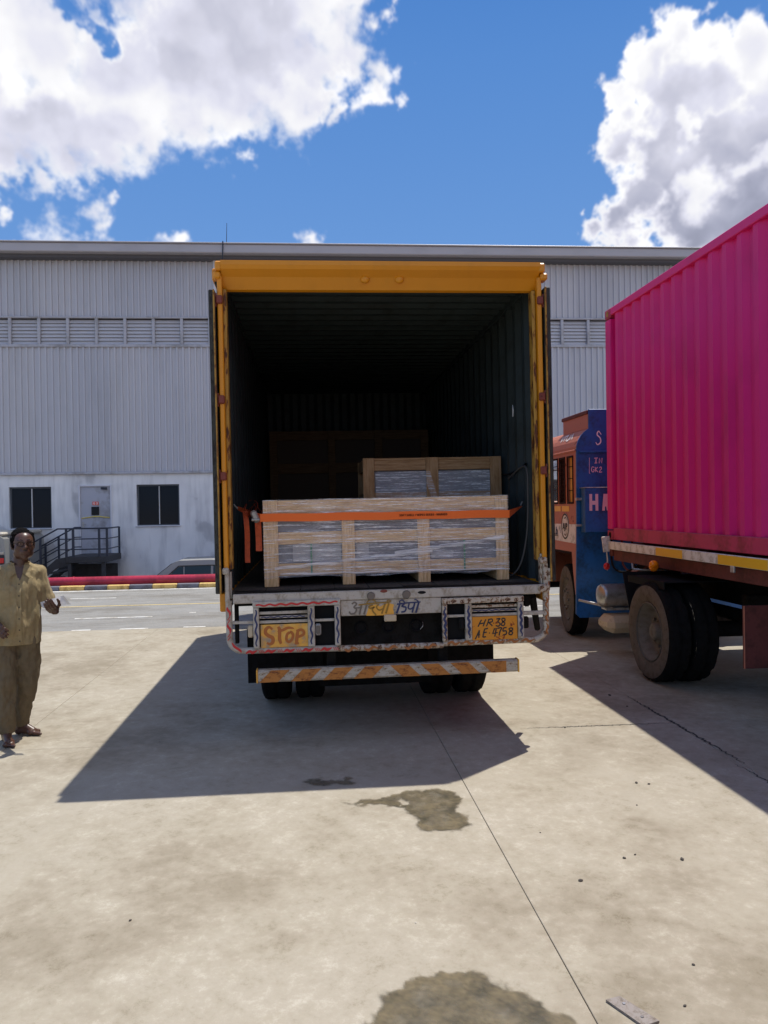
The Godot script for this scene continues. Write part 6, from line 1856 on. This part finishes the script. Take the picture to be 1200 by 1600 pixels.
	for s in [-1.0, 1.0]:
		var ring := []
		for i in 17:
			var th := TAU * i / 16
			ring.append(H.call(s * 0.034 + cos(th) * 0.024, 0.006 + sin(th) * 0.018, 0.101 - absf(cos(th) * 0.5 + 0.5 * s * 0.0) * 0.004))
		gl.tube(ring, 0.0021, 6)
		gl.tube([H.call(s * 0.058, 0.008, 0.098), H.call(s * 0.076, 0.012, 0.06), H.call(s * 0.086, 0.012, 0.0)], 0.0019, 5)
	gl.tube([H.call(-0.011, 0.012, 0.103), H.call(0, 0.016, 0.107), H.call(0.011, 0.012, 0.103)], 0.002, 5)
	put("glasses", gl, M.chassis, p)
	# shirt: loose trunk, short sleeves cut flat, open collar, placket, pocket
	var cloth := [
		[Vector3(-0.125, 0.74, 0.01), Vector3(-0.13, 1.20, 0.006), 0.106, 0.110, 0.95], [Vector3(0.03, 0.74, 0.0), Vector3(0.035, 1.20, 0.0), 0.104, 0.108, 0.95],
		[Vector3(-0.05, 0.74, 0.02), Vector3(-0.05, 1.16, 0.02), 0.118, 0.118, 0.95], [Vector3(-0.05, 0.93, 0.035), Vector3(-0.05, 1.0, 0.035), 0.115, 0.11],
		[Vector3(-0.145, 1.306, -0.015), Vector3(0.065, 1.306, -0.018), 0.073, 0.073], [Vector3(-0.12, 1.2, 0.0), Vector3(-0.10, 1.3, -0.01), 0.10, 0.078], [Vector3(0.02, 1.2, 0.0), Vector3(0.0, 1.3, -0.01), 0.10, 0.078],
		[Vector3(-0.06, 1.35, -0.02), Vector3(0.02, 1.35, -0.02), 0.064, 0.064],
		[shL + Vector3(-0.01, 0.0, 0), elL + (elL - shL).normalized() * -0.012, 0.066, 0.072, 1.0, true], [shR + Vector3(0.01, 0.0, 0), elR + (elR - shR).normalized() * -0.02, 0.068, 0.074, 1.0, true]]
	var shirt := put("shirt", fleshed(cloth, 0.009, 0.03, [Plane(Vector3(-0.02, -1, 0).normalized(), -0.765), Plane(Vector3(0, 1, 0.75).normalized(), 1.118)], 0.017, 7, Vector3(13, 4.5, 13)), M.shirt, p)
	# where the front of the shirt is, for what is sewn on it
	var sv: PackedVector3Array = shirt.mesh.surface_get_arrays(0)[Mesh.ARRAY_VERTEX]
	var front := func(x: float, y: float) -> float:
		var best := 0.02
		var sum := 0.0
		var n := 0.0
		for q in sv:
			if q.z > 0.03:
				var w := 0.016 - Vector2(q.x - x, q.y - y).length()
				if w > 0.0:
					sum += q.z * w
					n += w
		return sum / n if n > 0.0 else best
	for i in 6:
		var by := 0.80 + i * 0.088
		put("button", MB.new().rod(Vector3(-0.014, by, front.call(-0.014, by)), Vector3(-0.014, by, front.call(-0.014, by) + 0.0075), 0.0055, 0.005, 8), M.moustache, p)
	# a patch that follows the shirt's front, between four corners
	var patch := func(p0: Vector2, p1: Vector2, p2: Vector2, p3: Vector2, lift: float, edge: float) -> MB:
		return MB.new().sheet(8, 8, func(u: float, vv: float) -> Vector3:
			var q: Vector2 = p0.lerp(p1, u).lerp(p3.lerp(p2, u), vv)
			return Vector3(q.x, q.y, front.call(q.x, q.y) + lift + edge * vv))
	put("open_neck", patch.call(Vector2(-0.056, 1.385), Vector2(0.030, 1.385), Vector2(-0.006, 1.270), Vector2(-0.018, 1.270), 0.004, 0.0), M.skin, p)
	put("collar", patch.call(Vector2(-0.052, 1.405), Vector2(-0.104, 1.375), Vector2(-0.088, 1.285), Vector2(-0.036, 1.325), 0.011, 0.006), M.shirt, p)
	put("collar", patch.call(Vector2(0.024, 1.405), Vector2(0.076, 1.375), Vector2(0.062, 1.285), Vector2(0.010, 1.325), 0.011, 0.006), M.shirt, p)
	put("collar_band", MB.new().sheet(24, 3, func(u: float, vv: float) -> Vector3:
		var th := lerpf(0.55, TAU - 0.55, u)
		return Vector3(-0.012 + sin(th) * (0.068 + 0.006 * vv), 1.372 + vv * 0.045 - 0.02 * maxf(0.0, cos(th)), -0.015 + cos(th) * (0.066 + 0.006 * vv))), M.shirt, p)
	put("placket", MB.new().sheet(2, 24, func(u: float, vv: float) -> Vector3:
		var y := lerpf(0.775, 1.285, vv)
		return Vector3(-0.03 + u * 0.032, y, front.call(-0.014, y) + 0.004)), M.shirt, p)
	put("pocket", MB.new().sheet(4, 4, func(u: float, vv: float) -> Vector3: return Vector3(-0.165 + u * 0.085, 1.10 + vv * 0.105, front.call(-0.165 + u * 0.085, 1.10 + vv * 0.105) + 0.003)), M.shirt, p)
	# trousers: wide legs, cut above the feet
	var tr := [
		[Vector3(-0.09, 0.86, 0), Vector3(0.0, 0.86, 0), 0.116, 0.116, 0.88], [hipL + Vector3(0.0, -0.05, 0), kneeL, 0.096, 0.080], [kneeL, ankL + Vector3(0, 0.03, 0), 0.078, 0.062, 1.0],
		[hipR + Vector3(0.0, -0.05, 0), kneeR, 0.098, 0.084], [kneeR, ankR + Vector3(0, 0.03, 0), 0.080, 0.066, 1.0]]
	put("trousers", fleshed(tr, 0.010, 0.02, [Plane(Vector3.DOWN, -0.075)], 0.020, 17, Vector3(14, 5.5, 14)), M.trousers, p)
	# the sheet of paper lies on his left hand
	var w := thing("paper_sheet", "thin pale sheet of paper held in the standing man's left hand", "paper", at(Vector3(-1.985, 1.095, -6.185)))
	put("sheet", MB.new().sheet(16, 8, func(u: float, vv: float) -> Vector3:
		var top := Vector2(-0.13, 0.0).lerp(Vector2(0.06, 0.053), u)
		var low := Vector2(-0.112, -0.045).lerp(Vector2(0.12, -0.018), u)
		var q := low.lerp(top, vv)
		return Vector3(q.x, q.y, 0.012 * sin(u * 5.0) + 0.05 * smoothstep(0.8, 1.0, u) - 0.02 * vv)), M.paper, w)

# ------------------------------------------------------------------ wet patches, steel plate, litter
func wet_patch(called: String, label: String, pts: Array, seed_: int, strength: float, hole = null):
	var outline := curve(pts + [pts[0]], 8)
	var lo := Vector2(1e9, 1e9)
	var hi := -lo
	for q in outline:
		lo = lo.min(q)
		hi = hi.max(q)
	lo -= Vector2(0.12, 0.12)
	hi += Vector2(0.12, 0.12)
	var n := FastNoiseLite.new()
	n.seed = seed_
	n.frequency = 1.0
	n.fractal_octaves = 5
	n.fractal_gain = 0.6
	var step := 0.0085
	var nx := int((hi.x - lo.x) / step)
	var nz := int((hi.y - lo.y) / step)
	var poly := PackedVector2Array(outline)
	var m := MB.new()
	var alpha := PackedFloat32Array()
	for j in nz + 1:
		for i in nx + 1:
			var p := Vector2(lo.x + i * step, lo.y + j * step)
			var q := p + Vector2(n.get_noise_2d(p.x * 6.0, p.y * 6.0), n.get_noise_2d(p.x * 6.0 + 40.0, p.y * 6.0)) * 0.07
			var d := 1e9
			for e in outline.size() - 1:
				var c: Vector2 = Geometry2D.get_closest_point_to_segment(q, outline[e], outline[e + 1])
				d = minf(d, c.distance_squared_to(q))
			d = sqrt(d) * (1.0 if Geometry2D.is_point_in_polygon(q, poly) else -1.0)
			var a := smoothstep(-0.012, 0.030 + 0.03 * n.get_noise_2d(p.x * 3.0, p.y * 3.0), d) * (0.78 + 0.45 * n.get_noise_2d(p.x * 9.0, p.y * 9.0) + 0.22 * (1.0 - smoothstep(0.01, 0.06, absf(d - 0.03))))
			if hole != null: a *= smoothstep(hole[2] * 0.75, hole[2], (q - Vector2(hole[0], hole[1])).length())
			alpha.append(clampf(a, 0.0, 1.0) * strength)
	var idx := {}
	for j in nz:
		for i in nx:
			var k := j * (nx + 1) + i
			if maxf(maxf(alpha[k], alpha[k + 1]), maxf(alpha[k + nx + 1], alpha[k + nx + 2])) < 0.004: continue
			var c := []
			for o in [k, k + 1, k + nx + 2, k + nx + 1]:
				if not idx.has(o):
					var px: float = lo.x + (o % (nx + 1)) * step
					var pz: float = lo.y + (o / (nx + 1)) * step
					var mx := clampf(0.5 + 0.9 * n.get_noise_2d(px * 5.0 + 9.0, pz * 5.0) + 0.5 * n.get_noise_2d(px * 30.0, pz * 30.0), 0.0, 1.0)
					var tone := Color(0.185, 0.148, 0.085).lerp(Color(0.06, 0.052, 0.034), mx)
					tone.a = alpha[o]
					m.tint = tone
					idx[o] = m.vert(Vector3(lo.x + (o % (nx + 1)) * step, 0.004, lo.y + (o / (nx + 1)) * step), Vector3.UP)
				c.append(idx[o])
			m.ix.append_array([c[0], c[1], c[2], c[0], c[2], c[3]])
	var q2 := put(called, m, M.wet, self)
	tag(q2, label, "wet patch")

func build_small_things():
	wet_patch("wet_patch", "dark wet patch with a dry spot just past the truck's shadow", V2([0.14, -4.66, 0.30, -4.70, 0.46, -4.75, 0.62, -4.83, 0.78, -4.82, 0.90, -4.68, 0.83, -4.52, 0.88, -4.30, 0.80, -4.20, 0.68, -4.18, 0.58, -4.26, 0.55, -4.45, 0.46, -4.58, 0.28, -4.62]), 3, 0.85, [0.53, -4.62, 0.055])
	wet_patch("wet_patch", "large round wet stain at the near edge of the concrete", V2([0.16, -2.66, 0.22, -2.78, 0.33, -2.87, 0.47, -2.925, 0.60, -2.89, 0.72, -2.79, 0.82, -2.66, 0.90, -2.5, 0.9, -2.3, 0.7, -2.15, 0.4, -2.1, 0.15, -2.3]), 9, 0.9)
	var oil := V2([-0.08, -5.05, 0.02, -5.13, 0.12, -5.06, 0.2, -5.1, 0.25, -5.0, 0.12, -4.95, 0.0, -4.97])
	wet_patch("wet_patch", "small dark oil mark inside the near edge of the truck's shadow", oil, 15, 0.6)
	var pl := put("steel_plate", MB.new().prism(PackedVector2Array(V2([1.030, 2.676, 1.088, 2.690, 1.170, 2.545, 1.105, 2.525])), 0.008, Transform3D(Basis(Vector3(1, 0, 0), Vector3(0, 0, -1), Vector3(0, 1, 0)), Vector3(0, 0.009, 0))), M.plate_steel)
	tag(pl, "rusty steel strip lying flat on the concrete by the slab joint", "metal strip")
	put("rivets", MB.new().rod(Vector3(1.085, 0.0085, -2.645), Vector3(1.085, 0.012, -2.645), 0.006).rod(Vector3(1.12, 0.0085, -2.57), Vector3(1.12, 0.012, -2.57), 0.006), M.galvanised, pl)
	# grit and chips scattered on the slabs
	var rng := RandomNumberGenerator.new()
	rng.seed = 77
	var spots := [[1.25, -3.55, 0.02], [1.55, -3.75, 0.016], [1.62, -3.78, 0.012], [1.83, -3.70, 0.022], [2.0, -3.2, 0.018], [2.1, -3.22, 0.01], [1.45, -2.85, 0.012], [1.3, -2.62, 0.012], [-0.82, -3.45, 0.012], [2.05, -4.75, 0.02], [2.12, -4.72, 0.016], [0.42, -3.28, 0.007], [-1.7, -3.2, 0.01], [2.75, -6.55, 0.02], [2.0, -6.0, 0.014], [2.75, -6.95, 0.03], [1.22, -4.1, 0.008], [1.9, -4.4, 0.01]]
	var hints := ["dark stone chip beside the slab joint between the two big wet patches", "dark stone chip in the open slab, nearer one of a close pair", "smaller dark chip touching its pair in the open slab", "largest dark chip right of the close pair on the open slab", "dark chip alone between the pair and the steel strip", "tiny dark grain next to a larger lone chip", "dark chip behind the rusty steel strip", "dark chip right beside the rusty steel strip", "small dark chip alone on the left part of the slab", "larger of two dark chips near the trailer's shadow edge", "smaller of two dark chips near the trailer's shadow edge", "tiny pale chip on the concrete between the wet patches", "small dark chip at the far left of the near slab", "dark chip in shade just before the trailer's wheel", "dark chip on the sunlit slab by the cross joint", "flattened dark lump beside the trailer's big tyre", "tiny dark chip close to the joint, level with the smaller wet patch", "tiny dark chip on the sunlit slab below the shadow tip"]
	for i in spots.size():
		var s: Array = spots[i].duplicate()
		s[2] *= 0.62
		var o := MB.new().ball(Vector3(0, s[2] * 0.25, 0), Vector3(s[2], s[2] * 0.4, s[2] * 0.7), 7, 5)
		for j in o.v.size(): o.v[j] *= 1.0 + rng.randf_range(-0.12, 0.12)
		var st := put("stone_chip", o, M.litter if i != 11 else M.chip, self, at(Vector3(s[0], 0.001, s[1]), rng.randf() * 360.0))
		tag(st, hints[i], "stone chip", "stone chips scattered on the concrete")
